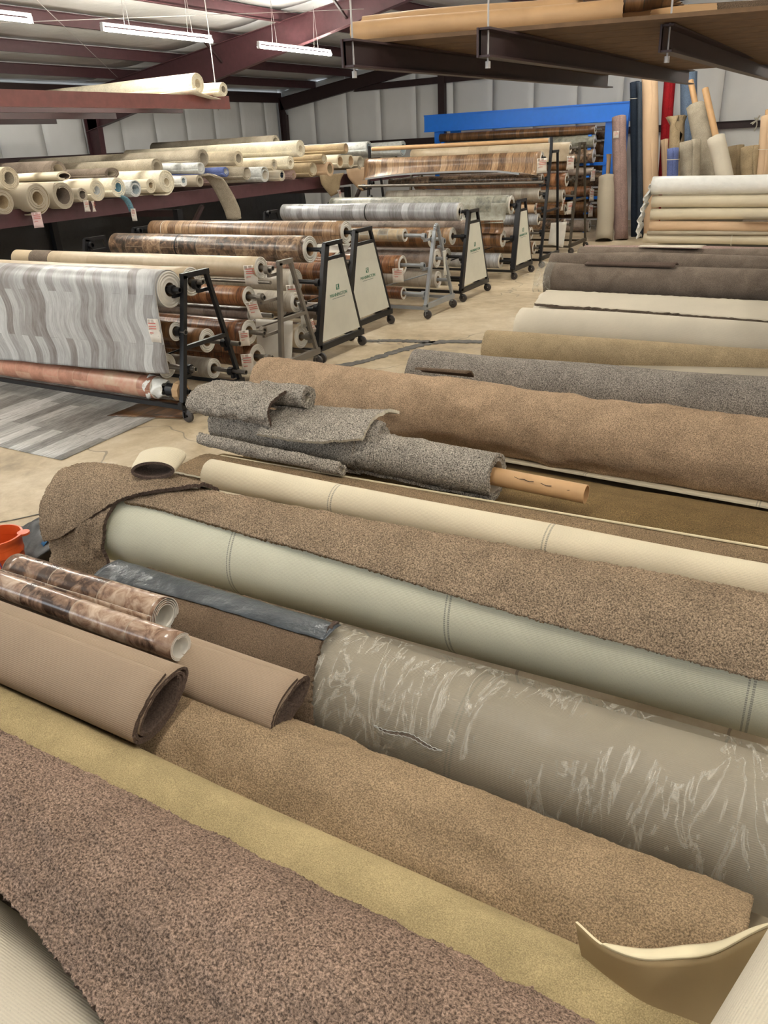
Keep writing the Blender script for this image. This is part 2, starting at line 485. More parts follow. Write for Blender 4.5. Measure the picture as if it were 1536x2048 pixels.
def sheet(name, G, th, mats, parent=None, fuzz=0.0, lump=0.0, rough_edge=0.0):
    """a solid sheet: grid G (nx, nv, 3) is face A (material 0); face B (material 1) lies th behind it"""
    G = np.asarray(G, dtype=np.float64)
    nx, nv, _ = G.shape
    du = np.gradient(G, axis=0)
    dv = np.gradient(G, axis=1)
    N = np.cross(dv, du)
    N /= np.maximum(np.linalg.norm(N, axis=2, keepdims=True), 1e-9)
    if rough_edge:
        G = G.copy()
        G[0] += rng.normal(0, rough_edge, (nv, 1)) * np.array([[1, 0, 0]])
        G[-1] += rng.normal(0, rough_edge, (nv, 1)) * np.array([[1, 0, 0]])
        tv = dv / np.maximum(np.linalg.norm(dv, axis=2, keepdims=True), 1e-9)
        G[:, 0] += rng.normal(0, rough_edge, (nx, 1)) * tv[:, 0]
        G[:, -1] += rng.normal(0, rough_edge, (nx, 1)) * tv[:, -1]
    B = G - N * th
    A = G
    if lump:
        h = smooth_noise(nx, nv, max(3, nx // 12), max(3, nv // 8), lump)[..., None]
        A = A + N * h
        B = B + N * h
    if fuzz:
        A = A + N * np.abs(rng.normal(0, fuzz, (nx, nv, 1))) + rng.normal(0, fuzz * 0.45, (nx, nv, 3))
    ul = np.concatenate([[0], np.cumsum(np.linalg.norm(np.diff(G[:, nv // 2], axis=0), axis=1))])
    vl = np.concatenate([[0], np.cumsum(np.linalg.norm(np.diff(G[nx // 2], axis=0), axis=1))])
    V = np.concatenate([A.reshape(-1, 3), B.reshape(-1, 3)])
    UV = np.stack(np.meshgrid(ul, vl, indexing='ij'), -1).reshape(-1, 2)
    UV = np.concatenate([UV, UV])
    idx = np.arange(nx * nv).reshape(nx, nv)
    a, b_, c, d = idx[:-1, :-1], idx[:-1, 1:], idx[1:, 1:], idx[1:, :-1]
    fA = np.stack([a, b_, c, d], -1).reshape(-1, 4)
    o = nx * nv
    fB = np.stack([d, c, b_, a], -1).reshape(-1, 4) + o
    rim = []
    for e, rev in ((idx[0], 0), (idx[-1], 1), (idx[:, 0], 1), (idx[:, -1], 0)):
        p, q = e[:-1], e[1:]
        r_ = np.stack([q, p, p + o, q + o], -1) if not rev else np.stack([p, q, q + o, p + o], -1)
        rim.append(r_)
    rim = np.concatenate(rim)
    F = np.concatenate([fA, fB, rim])
    mi = np.concatenate([np.zeros(len(fA)), np.ones(len(fB)), np.zeros(len(rim))]).astype(np.int32)
    if len(mats) == 1:
        mi[:] = 0
    if len(mats) == 3:
        mi[len(fA) + len(fB):] = 2
    me = bpy.data.meshes.new(name)
    me.vertices.add(len(V))
    me.vertices.foreach_set('co', V.ravel())
    me.loops.add(F.size)
    me.loops.foreach_set('vertex_index', F.ravel().astype(np.int32))
    me.polygons.add(len(F))
    me.polygons.foreach_set('loop_start', np.arange(0, F.size, 4, dtype=np.int32))
    for mm in mats:
        me.materials.append(MATS[mm])
    me.polygons.foreach_set('material_index', mi)
    sm = np.concatenate([np.ones(len(fA) + len(fB)), np.zeros(len(rim))]).astype(bool)
    me.polygons.foreach_set('use_smooth', sm)
    uvl = me.uv_layers.new(name='UVMap')
    uvl.data.foreach_set('uv', UV[F.ravel()].ravel())
    me.update(calc_edges=True)
    return link(name, me, parent)

def resample(pts, n):
    """Catmull-Rom through pts, n points evenly spaced"""
    P = np.asarray(pts, float)
    Q = np.vstack([2 * P[0] - P[1], P, 2 * P[-1] - P[-2]])
    out = []
    for i in range(len(P) - 1):
        p0, p1, p2, p3 = Q[i], Q[i + 1], Q[i + 2], Q[i + 3]
        for t in np.linspace(0, 1, 24, endpoint=False):
            out.append(0.5 * ((2 * p1) + (-p0 + p2) * t + (2 * p0 - 5 * p1 + 4 * p2 - p3) * t * t + (-p0 + 3 * p1 - 3 * p2 + p3) * t ** 3))
    out.append(P[-1])
    out = np.array(out)
    s = np.concatenate([[0], np.cumsum(np.linalg.norm(np.diff(out, axis=0), axis=1))])
    t = np.linspace(0, s[-1], n)
    return np.stack([np.interp(t, s, out[:, k]) for k in range(out.shape[1])], -1)

def loft(sections, nx, nv):
    """sections: list of (x, [(y, z) ...]) -> smooth grid (nx, nv, 3)"""
    S = []
    for x, pts in sections:
        r_ = resample(pts, nv)
        S.append(np.concatenate([np.full((nv, 1), float(x)), r_], 1))
    S = np.array(S)
    if len(S) == 2:
        t = np.linspace(0, 1, nx)[:, None, None]
        return S[0] * (1 - t) + S[1] * t
    out = np.zeros((nx, nv, 3))
    for j in range(nv):
        out[:, j] = resample(S[:, j], nx)
    return out

def arc(cy, cz, ry, rz, a0, a1, n=12):
    return [(cy + ry * math.cos(R(a)), cz + rz * math.sin(R(a))) for a in np.linspace(a0, a1, n)]

def roll(name, label, cat, group, p0, p1, r, mats, th=0.012, gap=0.002, turns=3.0, a0=90, squash=1.0, nx=8, nseg=26,
         fuzz=0.0, lump=0.004, tail=0.0, parent=None, core=None, wob=0.004, rough_edge=0.002, dx_spiral=0.0):
    """a rolled sheet from p0 to p1: a real spiral, outer face first. r may be (r0, r1); squash flattens it"""
    p0, p1 = np.array(p0, float), np.array(p1, float)
    ra, rb = r if isinstance(r, tuple) else (r, r)
    d = p1 - p0
    L = np.linalg.norm(d)
    d /= L
    if abs(d[2]) > 0.9:
        s_ = np.array([0, 1.0, 0])
    else:
        s_ = np.cross([0, 0, 1.0], d)
    s_ -= d * s_.dot(d)
    s_ /= np.linalg.norm(s_)
    w_ = np.cross(d, s_)
    n = int(turns * nseg) + 1
    ph = R(a0) + np.linspace(0, turns * 2 * math.pi, n)
    k = (ph - ph[0]) / (2 * math.pi)
    pitch_ = th + gap
    ts = np.linspace(0, 1, nx)
    G = np.zeros((nx, n, 3))
    wy = np.interp(ts, np.linspace(0, 1, 6), rng.normal(0, wob, 6))
    wz = np.interp(ts, np.linspace(0, 1, 6), rng.normal(0, wob, 6))
    for i, t in enumerate(ts):
        rr = ra * (1 - t) + rb * t
        rad = np.maximum(rr - pitch_ * k, 0.008 + 0.002 * k)
        if tail:
            rad = rad + tail * np.clip(1 - k * 5, 0, 1) ** 2
        yy = rad * np.cos(ph) * (2 - squash if squash > 0.6 else 1.3)
        zz = rad * np.sin(ph) * squash
        zz = zz - rr * squash + rr * squash
        slip = dx_spiral * k[:, None] * (1 if t > 0.5 else -1) if (i in (0, nx - 1)) else 0
        G[i] = p0 + d * (L * t) + np.outer(yy + wy[i], s_) + np.outer(zz + wz[i], w_) + (slip * d if dx_spiral else 0)
    o = sheet(name, G, th, mats, parent, fuzz=fuzz, lump=lump, rough_edge=rough_edge)
    tag(o, label, cat, group)
    if core:
        cr_, ext0, ext1 = core
        mb = MB()
        P0, P1 = Vector(p0 - d * ext0), Vector(p1 + d * ext1)
        mb.lathe(P0, P1, [(0, 0, cr_), (1, 0, cr_), (1, 0, cr_ - 0.006), (0, 0, cr_ - 0.006), (0, 0, cr_)], 20, [0, 0, 0, 0])
        mb.build('core_tube', ['kraft_paper'], o, True)
    return o

def vroll(name, label, group, y, z, r, x0, x1, mat, core=0.045, pipe=True, pipe_to=-5.02, strap=None, pipemat='pipe_steel', parent_cat='vinyl roll', dy=0.0, uvshift=0.0):
    """vinyl or carpet goods wound on a core, axis along X from x1 (far left) to x0 (aisle end)"""
    nx, ns = 26, 40
    xs = np.linspace(x1, x0, nx)
    ph = np.linspace(0, 2 * math.pi, ns + 1)
    lum = smooth_noise(nx, ns + 1, 9, 4, r * 0.012)
    lum[:, -1] = lum[:, 0]
    vs, fs, mi, uv = [], [], [], []
    for i, x in enumerate(xs):
        for j, p in enumerate(ph):
            rr = r + lum[i, j]
            vs.append((x, y + dy * (x - x0) + rr * math.cos(p), z + rr * math.sin(p)))
            uv.append((x - x1 + uvshift, p * r))
    W = ns + 1
    for i in range(nx - 1):
        for j in range(ns):
            fs.append((i * W + j, i * W + j + 1, (i + 1) * W + j + 1, (i + 1) * W + j)[::-1])
            mi.append(0)
    # both ends: wound edge with small steps, then the hollow core
    steps = [(0.0, 1.0), (0.004, 0.93), (-0.003, 0.88), (0.004, 0.80), (-0.002, 0.72), (0.004, 0.62), (0.0, 0.5)]
    for end, x in ((1, xs[-1]), (0, xs[0])):
        sg = 1 if end else -1
        prev = (nx - 1) * W if end else 0
        yy = y + dy * (x - x0)
        rings = [(x + sg * dx, max(core, r * k)) for dx, k in steps[1:]]
        rings += [(x, core), (x - sg * 0.25, core)]
        for (xx, rr) in rings:
            base = len(vs)
            for j, p in enumerate(ph):
                vs.append((xx, yy + rr * math.cos(p), z + rr * math.sin(p)))
                uv.append((0, 0))
            for j in range(ns):
                q = (prev + j, prev + j + 1, base + j + 1, base + j)
                fs.append(q[::-1] if end else q)
                mi.append(1 if xx * sg > (x - 0.1 * sg) * sg else 2)
            prev = base
    me = bpy.data.meshes.new(name)
    me.from_pydata(vs, [], fs)
    for mm in (mat, 'vinyl_edge', 'core_board'):
        me.materials.append(MATS[mm])
    me.polygons.foreach_set('material_index', mi)
    me.polygons.foreach_set('use_smooth', [a == 0 for a in mi])
    ul = me.uv_layers.new(name='UVMap')
    li = np.zeros(len(me.loops), dtype=np.int32)
    me.loops.foreach_get('vertex_index', li)
    ul.data.foreach_set('uv', np.array(uv)[li].ravel())
    me.update()
    o = link(name, me)
    tag(o, label, parent_cat, group)
    if pipe:
        mb = MB()
        mb.lathe((x0 - 0.3, y, z), (pipe_to, y, z), [(0, 0, 0.024), (1, 0, 0.024), (1, 0, 0.018), (0, 0, 0.018)], 14, [0, 0, 0])
        mb.build('core_pipe', [pipemat], o, True)
    for sx in (strap or []):
        mb = MB()
        mb.lathe((sx - 0.012, y + dy * (sx - x0), z), (sx + 0.012, y + dy * (sx - x0), z), [(0, 0, r * 1.02), (1, 0, r * 1.02)], 40, [0])
        mb.lathe((sx - 0.012, y + dy * (sx - x0), z), (sx + 0.012, y + dy * (sx - x0), z), [(0, 0, r * 1.02), (0, 0, r * 0.985)], 40, [0])
        mb.build('strap', ['black_steel'], o, True)
    return o

def price_tag(parent, p, wdt, hgt, ry=0.0, mat='tag_paper', lean=0.0, lines=True):
    """paper tag hanging at p (top centre), facing +X mostly; ry turns it about Z"""
    n = Vector((math.cos(ry), math.sin(ry), 0))
    s_ = Vector((-math.sin(ry), math.cos(ry), 0))
    dn = Vector((0, 0, -1)) + s_ * lean
    P0 = Vector(p)
    G = np.zeros((4, 5, 3))
    for i in range(4):
        for j in range(5):
            G[i, j] = P0 + s_ * ((i / 3 - 0.5) * wdt) + dn * (j / 4 * hgt) + n * (0.012 * math.sin(j * 0.9 + i))
    o = sheet('price_tag', G, 0.001, [mat], parent)
    if lines:
        mb = MB()
        for k, fr in enumerate((0.18, 0.30, 0.40, 0.58)):
            c = P0 + dn * (hgt * fr) + n * 0.018
            mb.bar(c - s_ * wdt * 0.34, c + s_ * wdt * (0.34 if k < 3 else 0.0), 0.0012, hgt * 0.035, 0)
        mb.build('printed_line', ['ink_red'], o)
    return o

# ------------------------------------------------------------------ building shell
XW, YB, XE, YS = -17.0, 22.9, 12.0, -5.0
mb = MB()
mb.box(XW, XE, YS, YB, -0.1, 0.0)
floor = tag(mb.build('floor', ['concrete']), kind='structure')
def flat_strip(name, pts, wid, mat, z=0.003):
    P = resample(pts, 14 * len(pts))
    n = len(P)
    T = np.gradient(P, axis=0)
    T /= np.linalg.norm(T, axis=1, keepdims=True)
    S = np.stack([-T[:, 1], T[:, 0]], -1)
    ww = wid / 2 * (1 + rng.normal(0, 0.22, (n, 1)))
    A, B = P + S * ww, P - S * ww * (1 + rng.normal(0, 0.1, (n, 1)))
    G = np.zeros((2, n, 3))
    G[0, :, :2], G[1, :, :2], G[:, :, 2] = A, B, z
    return sheet(name, G, 0.0025, [mat], floor)
flat_strip('crack_filler', [(-4.95, 6.85), (-4.63, 7.3), (-4.45, 7.95), (-4.2, 8.45), (-3.6, 8.66), (-3.0, 8.9)], 0.15, 'sealant')
flat_strip('crack_filler', [(-5.12, 8.2), (-4.75, 8.35), (-4.25, 8.42)], 0.13, 'sealant')
flat_strip('crack_line', [(-5.2, 2.4), (-4.775, 2.757), (-4.58, 3.02), (-4.3, 3.25), (-4.0, 3.6)], 0.010, 'sealant')

# wall sheeting: a bay of faced insulation is one panel
def wall_panels(parent, along, fixed, a0, a1, z0, zf, step):
    a = a0
    while a < a1 - 0.01:
        b_ = min(a + step, a1)
        na, nz = 7, 14
        G = np.zeros((na, nz, 3))
        for i in range(na):
            t = i / (na - 1)
            q = a + 0.004 + (b_ - a - 0.008) * t
            top = zf(q)
            for j in range(nz):
                z = z0 + (top - z0) * j / (nz - 1)
                bul = 0.006 * math.sin(math.pi * t) ** 2 * (0.4 + abs(math.sin(z * math.pi / 2.24)))
                G[i, j] = (fixed + bul, q, z) if along == 'y' else (q, fixed - bul, z)
        if along == 'x':
            G = G
        sheet('wall_panel', G[::-1] if along == 'y' else G, 0.02, ['wall_insulation'], parent)
        a = b_
zroof = lambda x: 3.87 + 0.135 * (x + 17) if x < -2.5 else 3.87 + 0.135 * (14.5) - 0.135 * (x + 2.5)
mb = MB(); mb.box(XW - 0.14, XW - 0.06, YS, YB, 0, 3.9)
wl = tag(mb.build('wall_left', ['wall_insulation']), kind='structure')
wall_panels(wl, 'y', XW - 0.03, 5.0, YB - 0.1, 0.0, lambda q: 3.86, 1.22)
mb = MB(); mb.box(XW - 0.1, XE, YB + 0.06, YB + 0.14, 0, 3.9)
wb = tag(mb.build('wall_back', ['wall_insulation']), kind='structure')
wall_panels(wb, 'x', YB + 0.03, XW + 0.1, 4.5, 0.0, lambda q: zroof(q) - 0.01, 1.22)
mb = MB(); mb.box(XE, XE + 0.08, YS, YB, 0, 3.9)
tag(mb.build('wall_right', ['wall_insulation']), kind='structure')

# roof
roofp = empty('ceiling', None, None)
roofp['kind'] = 'structure'
px = [-17.0, -15.55, -14.05, -12.4, -10.8, -9.2, -7.6, -6.0, -4.2, -2.5, -0.8, 1.0, 2.8, 4.6, 6.4, 8.2, 10.0, 12.0]
for i in range(len(px) - 1):
    xa, xb = px[i], px[i + 1]
    for ya, yb in ((YS, 3.0), (3.0, 8.9), (8.9, 14.8), (14.8, YB + 0.06)):
        ys = np.linspace(ya, yb, 12)
        G = np.zeros((6, 12, 3))
        for a in range(6):
            t = a / 5
            x = xa + (xb - xa) * t
            for j, y in enumerate(ys):
                G[a, j] = (x, y, zroof(x) + 0.02 - 0.05 * math.sin(math.pi * t) * (1 + 0.3 * math.sin(y * 5.1 + i)))
        sheet('ceiling_panel', G, 0.03, ['roof_insulation'], roofp)
tr = 0
for i, x in enumerate(px[1:-1]):
    mb = MB()
    side = 1 if x < -2.5 else -1
    mb.channel((x, YS, zroof(x) - 0.20), (x, YB, zroof(x) - 0.20), 0.20, 0.065, 0.012, side)
    o = mb.build('trim_%d' % (10 + i), ['maroon_paint'])
    tag(o, kind='structure')
mb = MB(); mb.channel((XW + 0.08, YS, 3.56), (XW + 0.08, YB, 3.56), 0.28, 0.08, 0.012, -1)
tag(mb.build('trim_1', ['maroon_dark']), kind='structure')

def frame(name, y, knee=0.85, mid=0.32, wide=0.16, mat='maroon_paint', col=True):
    root = link(name, None)
    root['kind'] = 'structure'
    def top(x): return zroof(x) - 0.2
    def I(pa, pb, da, db, nm):
        """rafter piece as an I section: web and two flanges"""
        mb = MB()
        (xa, za), (xb, zb) = pa, pb
        vs = [(xa, y - 0.006, za), (xb, y - 0.006, zb), (xb, y - 0.006, zb - db), (xa, y - 0.006, za - da)]
        vs += [(a, y + 0.006, c) for a, _, c in vs]
        mb.add(vs, [(0, 1, 2, 3), (7, 6, 5, 4), (0, 4, 5, 1), (3, 2, 6, 7), (0, 3, 7, 4), (1, 5, 6, 2)])
        mb.bar((xa, y, za), (xb, y, zb), wide, 0.014)
        mb.bar((xa, y, za - da), (xb, y, zb - db), wide, 0.014)
        mb.build(nm, [mat], root)
    I((-16.9, top(-16.9)), (-12.0, top(-12.0)), knee, (knee + mid) / 2, 'rafter')
    I((-12.0, top(-12.0)), (-7.5, top(-7.5)), (knee + mid) / 2, mid, 'rafter')
    I((-7.5, top(-7.5)), (-2.5, top(-2.5)), mid, mid + 0.15, 'rafter')
    I((-2.5, top(-2.5)), (11.9, top(11.9)), mid + 0.15, knee, 'rafter')
    mb = MB()
    wc = 0.42 if knee > 0.5 else 0.22
    mb.box(-16.93, -16.91, y - wide / 2, y + wide / 2, 0, 3.7)
    vs = [(-16.9, y - 0.006, 0), (-16.9 + wc * 0.6, y - 0.006, 0), (-16.9 + wc, y - 0.006, 3.2), (-16.9, y - 0.006, 3.65)]
    vs += [(a, y + 0.006, c) for a, _, c in vs]
    mb.add(vs, [(3, 2, 1, 0), (4, 5, 6, 7), (0, 1, 5, 4), (1, 2, 6, 5), (2, 3, 7, 6), (3, 0, 4, 7)])
    mb.bar((-16.9 + wc * 0.6, y, 0), (-16.9 + wc, y, 3.2), 0.014, wide, 0, (0, 1, 0))
    mb.build('column', [mat], root)
    return root
frame('trim_2', 14.8)
frame('trim_3', 6.9)
frame('trim_4', YB - 0.12, 0.36, 0.26, 0.14, 'maroon_dark')
# girts and end wall posts
n = 5
for (p, q, d_, f_) in [((XW + 0.06, YS, 2.16), (XW + 0.06, YB - 0.2, 2.16), 0.17, 0.06)]:
    mb = MB(); mb.channel(p, q, d_, f_, 0.012, -1)
    tag(mb.build('trim_%d' % n, ['maroon_dark']), kind='structure'); n += 1
for z in (2.14, 3.68):
    mb = MB()
    mb.channel((XW + 0.2 if z < 3 else -14.1, YB - 0.06, z), (4.5, YB - 0.06, z + (0.0 if z < 3 else 0.12)), 0.17, 0.06, 0.012, 1)
    tag(mb.build('trim_%d' % n, ['maroon_dark']), kind='structure'); n += 1
mb = MB(); mb.bar((-11.1, YB - 0.1, 0), (-11.1, YB - 0.1, 4.4), 0.2, 0.16, 0, (0, 1, 0))
tag(mb.build('trim_%d' % n, ['maroon_dark']), kind='structure'); n += 1
# flange braces from purlins down to the rafter
for (a, b_) in [((-9.2, 14.3, 4.72), (-9.2, 14.78, 4.42)), ((-12.4, 14.3, 4.3), (-12.4, 14.78, 3.95))]:
    mb = MB(); mb.bar(a, b_, 0.04, 0.04)
    tag(mb.build('trim_%d' % n, ['maroon_dark']), kind='structure'); n += 1
# sag rod brace wires between purlins
for (a, b_) in [((-15.5, 14.7, 3.9), (-9.3, 7.0, 4.55)), ((-12.2, 9.2, 4.2), (-8.7, 14.6, 4.5))]:
    mb = MB(); mb.cyl(a, b_, 0.006, 6)
    tag(mb.build('trim_%d' % n, ['wire'], None, True), kind='structure'); n += 1

# ------------------------------------------------------------------ fluorescent battens
def batten(x, y0, z, label, length=2.35):
    root = empty('tube_light', label, 'light', 'fluorescent tube lights under the roof')
    mb = MB()
    mb.box(x - 0.022, x + 0.022, y0, y0 + length, z + 0.05, z + 0.085)
    mb.box(x - 0.03, x + 0.03, y0, y0 + 0.03, z - 0.03, z + 0.05)
    mb.box(x - 0.03, x + 0.03, y0 + length - 0.03, y0 + length, z - 0.03, z + 0.05)
    mb.build('housing', ['lamp_metal'], root)
    for s_ in (-1, 1):
        t = MB(); t.cyl((x + s_ * 0.036, y0 + 0.03, z), (x + s_ * 0.036, y0 + length - 0.03, z), 0.019, 12)
        t.build('tube', ['tube_glow'], root, True)
    for yy in (y0 + 0.5, y0 + length - 0.5):
        t = MB()
        t.cyl((x - 0.05, yy, z + 0.08), (x, yy, zroof(x) - 0.15), 0.004, 6)
        t.cyl((x + 0.05, yy, z + 0.08), (x, yy, zroof(x) - 0.15), 0.004, 6)
        t.build('hanging_wire', ['wire'], root, True)
for y0, lb in ((5.72, 'fluorescent tube light cut by the left edge of the photo'), (9.25, 'fluorescent tube light hanging in front of the big sloping rafter'),
               (12.85, 'fluorescent tube light farthest away, beyond the big sloping rafter'), (2.0, 'fluorescent tube light out of view on the left, first of its row'),
               (-1.7, 'fluorescent tube light out of view behind the camera, left row')):
    batten(-9.9, y0, 3.9, lb)
for k, y0 in enumerate((6.0, 11.0, 16.5)):
    batten(-4.2, y0, 4.9, 'fluorescent tube light out of view above the aisle, %s from the camera' % ('first', 'second', 'third')[k])
batten(-1.6, 0.2, 5.2, 'added fluorescent tube light out of view, lighting the nearest rolls from above')  # unseen extra lamp, added to light the foreground from the top
for k, y0 in enumerate((0.5, 5.5, 10.5, 15.5)):
    batten(3.2, y0, 4.3, 'fluorescent tube light out of view on the right, %s from the camera' % ('first', 'second', 'third', 'fourth')[k])

# ------------------------------------------------------------------ left suspended shelf (upper) and wall rack (lower)
rk = empty('hanging_shelf', 'red-brown steel beam shelf hung on wires above the rolls at upper left', 'shelf')
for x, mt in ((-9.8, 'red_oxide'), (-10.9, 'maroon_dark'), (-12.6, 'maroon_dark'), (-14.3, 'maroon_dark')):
    mb = MB(); mb.channel((x, 3.0, 2.89), (x, 11.75, 2.89), 0.20, 0.07, 0.012, -1)
    mb.build('beam', [mt], rk)
for x, y in ((-9.85, 11.5), (-9.85, 7.2)):
    mb = MB(); mb.cyl((x, y, 2.87), (x, y, zroof(x) - 0.2), 0.008, 8)
    mb.build('hanging_wire', ['wire'], rk, True)

rk = empty('cantilever_rack', 'dark red steel rack along the left wall full of rolls', 'rack')
for x in (-9.6, -12.8):
    mb = MB(); mb.channel((x, 4.0, 1.47), (x, 18.4, 1.47), 0.21, 0.08, 0.014, -1)
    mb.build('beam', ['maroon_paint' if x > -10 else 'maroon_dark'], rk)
for y in (5.2, 10.0, 15.2):
    mb = MB(); mb.box(-9.75, -9.65, y - 0.06, y + 0.06, 0, 1.42); mb.build('post', ['black_steel'], rk)
    mb = MB(); mb.box(-12.9, -12.8, y - 0.06, y + 0.06, 0, 1.42); mb.build('post', ['black_steel'], rk)
    mb = MB(); mb.bar((-9.7, y + 0.1, 0.95), (-9.7, y + 0.6, 1.42), 0.06, 0.06); mb.build('brace', ['maroon_dark'], rk)
    mb = MB(); mb.bar((-12.8, y, 1.36), (-9.7, y, 1.36), 0.08, 0.1); mb.build('cross_beam', ['maroon_dark'], rk)
G = np.zeros((60, 8, 3))  # black tarp put in for the dark under the rack, which is partly shade
for i in range(60):
    for j in range(8):
        G[i, j] = (-13.0 + 0.04 * math.sin(i * 0.8) + 0.02 * math.sin(i * 2.1 + j), 3.5 + i * 0.25, 0.02 + j * 0.205)
o = sheet('tarpaulin', G[::-1], 0.004, ['black_tarp'])
tag(o, 'black tarpaulin hanging behind the left wall rack, deepening the shade under the rolls', 'tarpaulin')

GL = 'carpet rolls lying on the left wall rack'
def lroll(y, z, r, mats, label, x1=-13.1, x0=-9.35, th=0.014, gap=0.003, turns=3, a0=200, core=None, squash=1.0, tail=0.0, name='carpet_roll', dz=0.0, cat='carpet roll', dy=0.0, group=GL, lump=0.003):
    return roll(name, label, cat, group, (x1, y - dy, z - dz), (x0, y, z), r, mats, th, gap, turns, a0, squash, 6, 24, lump=lump, tail=tail, core=core, rough_edge=0.002)
L1 = lroll(6.78, 2.06, 0.145, ['cream_felt', 'greige_felt'], 'thick cream roll at the left edge, upper of the two there', turns=4)
lroll(6.62, 1.80, 0.15, ['greige_back', 'wheat_pile'], 'wheat coloured roll at the left edge, lower of the two there', turns=4)
o = lroll(7.13, 1.80, 0.185, ['greige_back', 'wheat_pile'], 'fat speckled tan roll with a pink tag hanging from its rim, far left of rack', turns=6, tail=0.03, a0=250)
price_tag(o, (-9.3, 7.02, 1.64), 0.12, 0.19, -0.5, 'tag_pink')
o = lroll(7.55, 1.80, 0.18, ['greige_back', 'umber_pile'], 'fat roll with grey-brown pile edge and dark hollow middle, far left of rack', turns=4, tail=0.02, a0=120)
lroll(7.62, 2.04, 0.09, ['cream_back', 'umber_dark'], 'flattened dark roll with cream rim lying on top of the fat rolls', turns=1.6, squash=0.62, a0=60)
o = lroll(7.86, 1.79, 0.10, ['greige_back', 'umber_pile'], 'small brown roll squeezed beside the plastic wrapped one, white tag below', turns=2.5)
price_tag(o, (-9.33, 7.88, 1.72), 0.08, 0.15, -0.3)
price_tag(o, (-9.31, 7.98, 1.70), 0.08, 0.14, 0.3)
lroll(8.13, 1.83, 0.145, ['cream_back', 'clear_wrap'], 'pale roll with clear plastic bunched into its end, left rack', turns=4, th=0.018)
o = lroll(8.52, 1.85, 0.14, ['bright_cream', 'teal_felt'], 'cream roll with blue pile inside and a blue tail hanging down', turns=3, th=0.02)
G = loft([(-9.38, [(8.50, 1.72), (8.60, 1.66), (8.66, 1.56), (8.67, 1.50)]), (-9.32, [(8.56, 1.72), (8.66, 1.67), (8.71, 1.58), (8.72, 1.50)])], 3, 8)
sheet('blue_tail', G, 0.012, ['teal_felt'], o)
price_tag(o, (-9.3, 8.68, 1.54), 0.07, 0.17, -0.9)
lroll(8.85, 1.80, 0.12, ['clear_wrap', 'greyblue_felt'], 'roll in crumpled clear plastic showing green pile, left rack', turns=3, lump=0.008)
lroll(9.16, 1.82, 0.115, ['cream_back', 'wheat_pile'], 'cream backed roll with brown spiral end, left of the fattest spiral', turns=3.5, th=0.016)
o = lroll(9.50, 1.86, 0.175, ['bright_cream', 'cream_felt'], 'fattest cream roll on the rack with loose sagging spiral layers', turns=5, th=0.018, gap=0.005, tail=0.03, a0=250)
lroll(9.87, 1.84, 0.085, ['white_wrap', 'greyblue_felt'], 'small roll wrapped in white plastic beside the fattest cream roll', turns=2.5)
o = lroll(10.25, 1.82, 0.095, ['greige_back', 'greige_felt'], 'greige roll whose loose end droops down in a long tongue', turns=2.5, a0=100)
G = loft([(-9.42, [(10.30, 1.88), (10.48, 1.84), (10.66, 1.62), (10.82, 1.32), (10.86, 1.18)]),
          (-9.30, [(10.42, 1.90), (10.60, 1.84), (10.78, 1.62), (10.93, 1.34), (10.97, 1.16)]),
          (-9.24, [(10.48, 1.86), (10.70, 1.80), (10.88, 1.60), (11.02, 1.34), (11.03, 1.18)])], 6, 20)
sheet('drooping_tongue', G, 0.03, ['greige_felt', 'greige_back'], o)
lroll(10.30, 2.02, 0.09, ['clear_wrap', 'white_wrap'], 'roll with white plastic bag over its end above the drooping tongue', turns=2.2, lump=0.012)
o = lroll(10.90, 1.93, 0.085, ['blue_felt', 'clear_wrap'], 'blue roll with its end bagged in clear plastic', turns=2.4)
lroll(11.45, 1.88, 0.11, ['greige_felt', 'pale_back'], 'pale greige roll opening into a funnel end, middle of left rack', turns=1.6, th=0.012, tail=0.02)
lroll(11.95, 1.83, 0.12, ['clear_wrap', 'pale_back'], 'roll in blue-white plastic tied at its end, middle of left rack', turns=2.5, lump=0.012)
lroll(12.25, 1.97, 0.10, ['cream_felt', 'pale_back'], 'pale roll above and behind the plastic tied roll', turns=2.5)
lroll(12.45, 1.79, 0.10, ['pale_back', 'navy_felt'], 'pale roll with black pile inside, middle of left rack', turns=2.5)
lroll(12.80, 1.78, 0.085, ['mauve_felt', 'wheat_pile'], 'small pinkish roll showing a round spiral end', turns=3)
o = lroll(12.75, 2.00, 0.12, ['bright_cream', 'cream_felt'], 'long bright cream roll lying on top, lower of the two', x1=-14.0, turns=3, th=0.018)
lroll(13.10, 2.22, 0.15, ['bright_cream', 'cream_felt'], 'long bright cream roll lying highest on the left rack', x1=-13.9, turns=4, th=0.018)
lroll(13.45, 1.84, 0.15, ['wheat_pile', 'cream_back'], 'crumpled tan remnant bundle between the cream and kraft rolls', turns=2.2, lump=0.02)
lroll(13.85, 2.02, 0.10, ['wheat_pile', 'cream_back'], 'tan bundle with twisted end on top of the crumpled remnants', turns=2.2, lump=0.015)
o = lroll(14.05, 1.82, 0.14, ['peach_back', 'wheat_pile'], 'tan roll with a flap and white tag hanging, left of the kraft pair', turns=2.6)
G = loft([(-9.40, [(13.75, 1.72), (13.8, 1.55), (13.95, 1.42), (14.1, 1.30)]), (-9.30, [(14.5, 1.72), (14.35, 1.6), (14.3, 1.48), (14.22, 1.36)])], 8, 10)
sheet('hanging_flap', G, 0.01, ['wheat_pile', 'peach_back'], o)
price_tag(o, (-9.27, 14.2, 1.42), 0.15, 0.17, 0.1, lean=0.4)
lroll(14.45, 1.95, 0.135, ['cream_back', 'core_board'], 'tan roll with open round end, left one of the pair under the knot', turns=2, th=0.016)
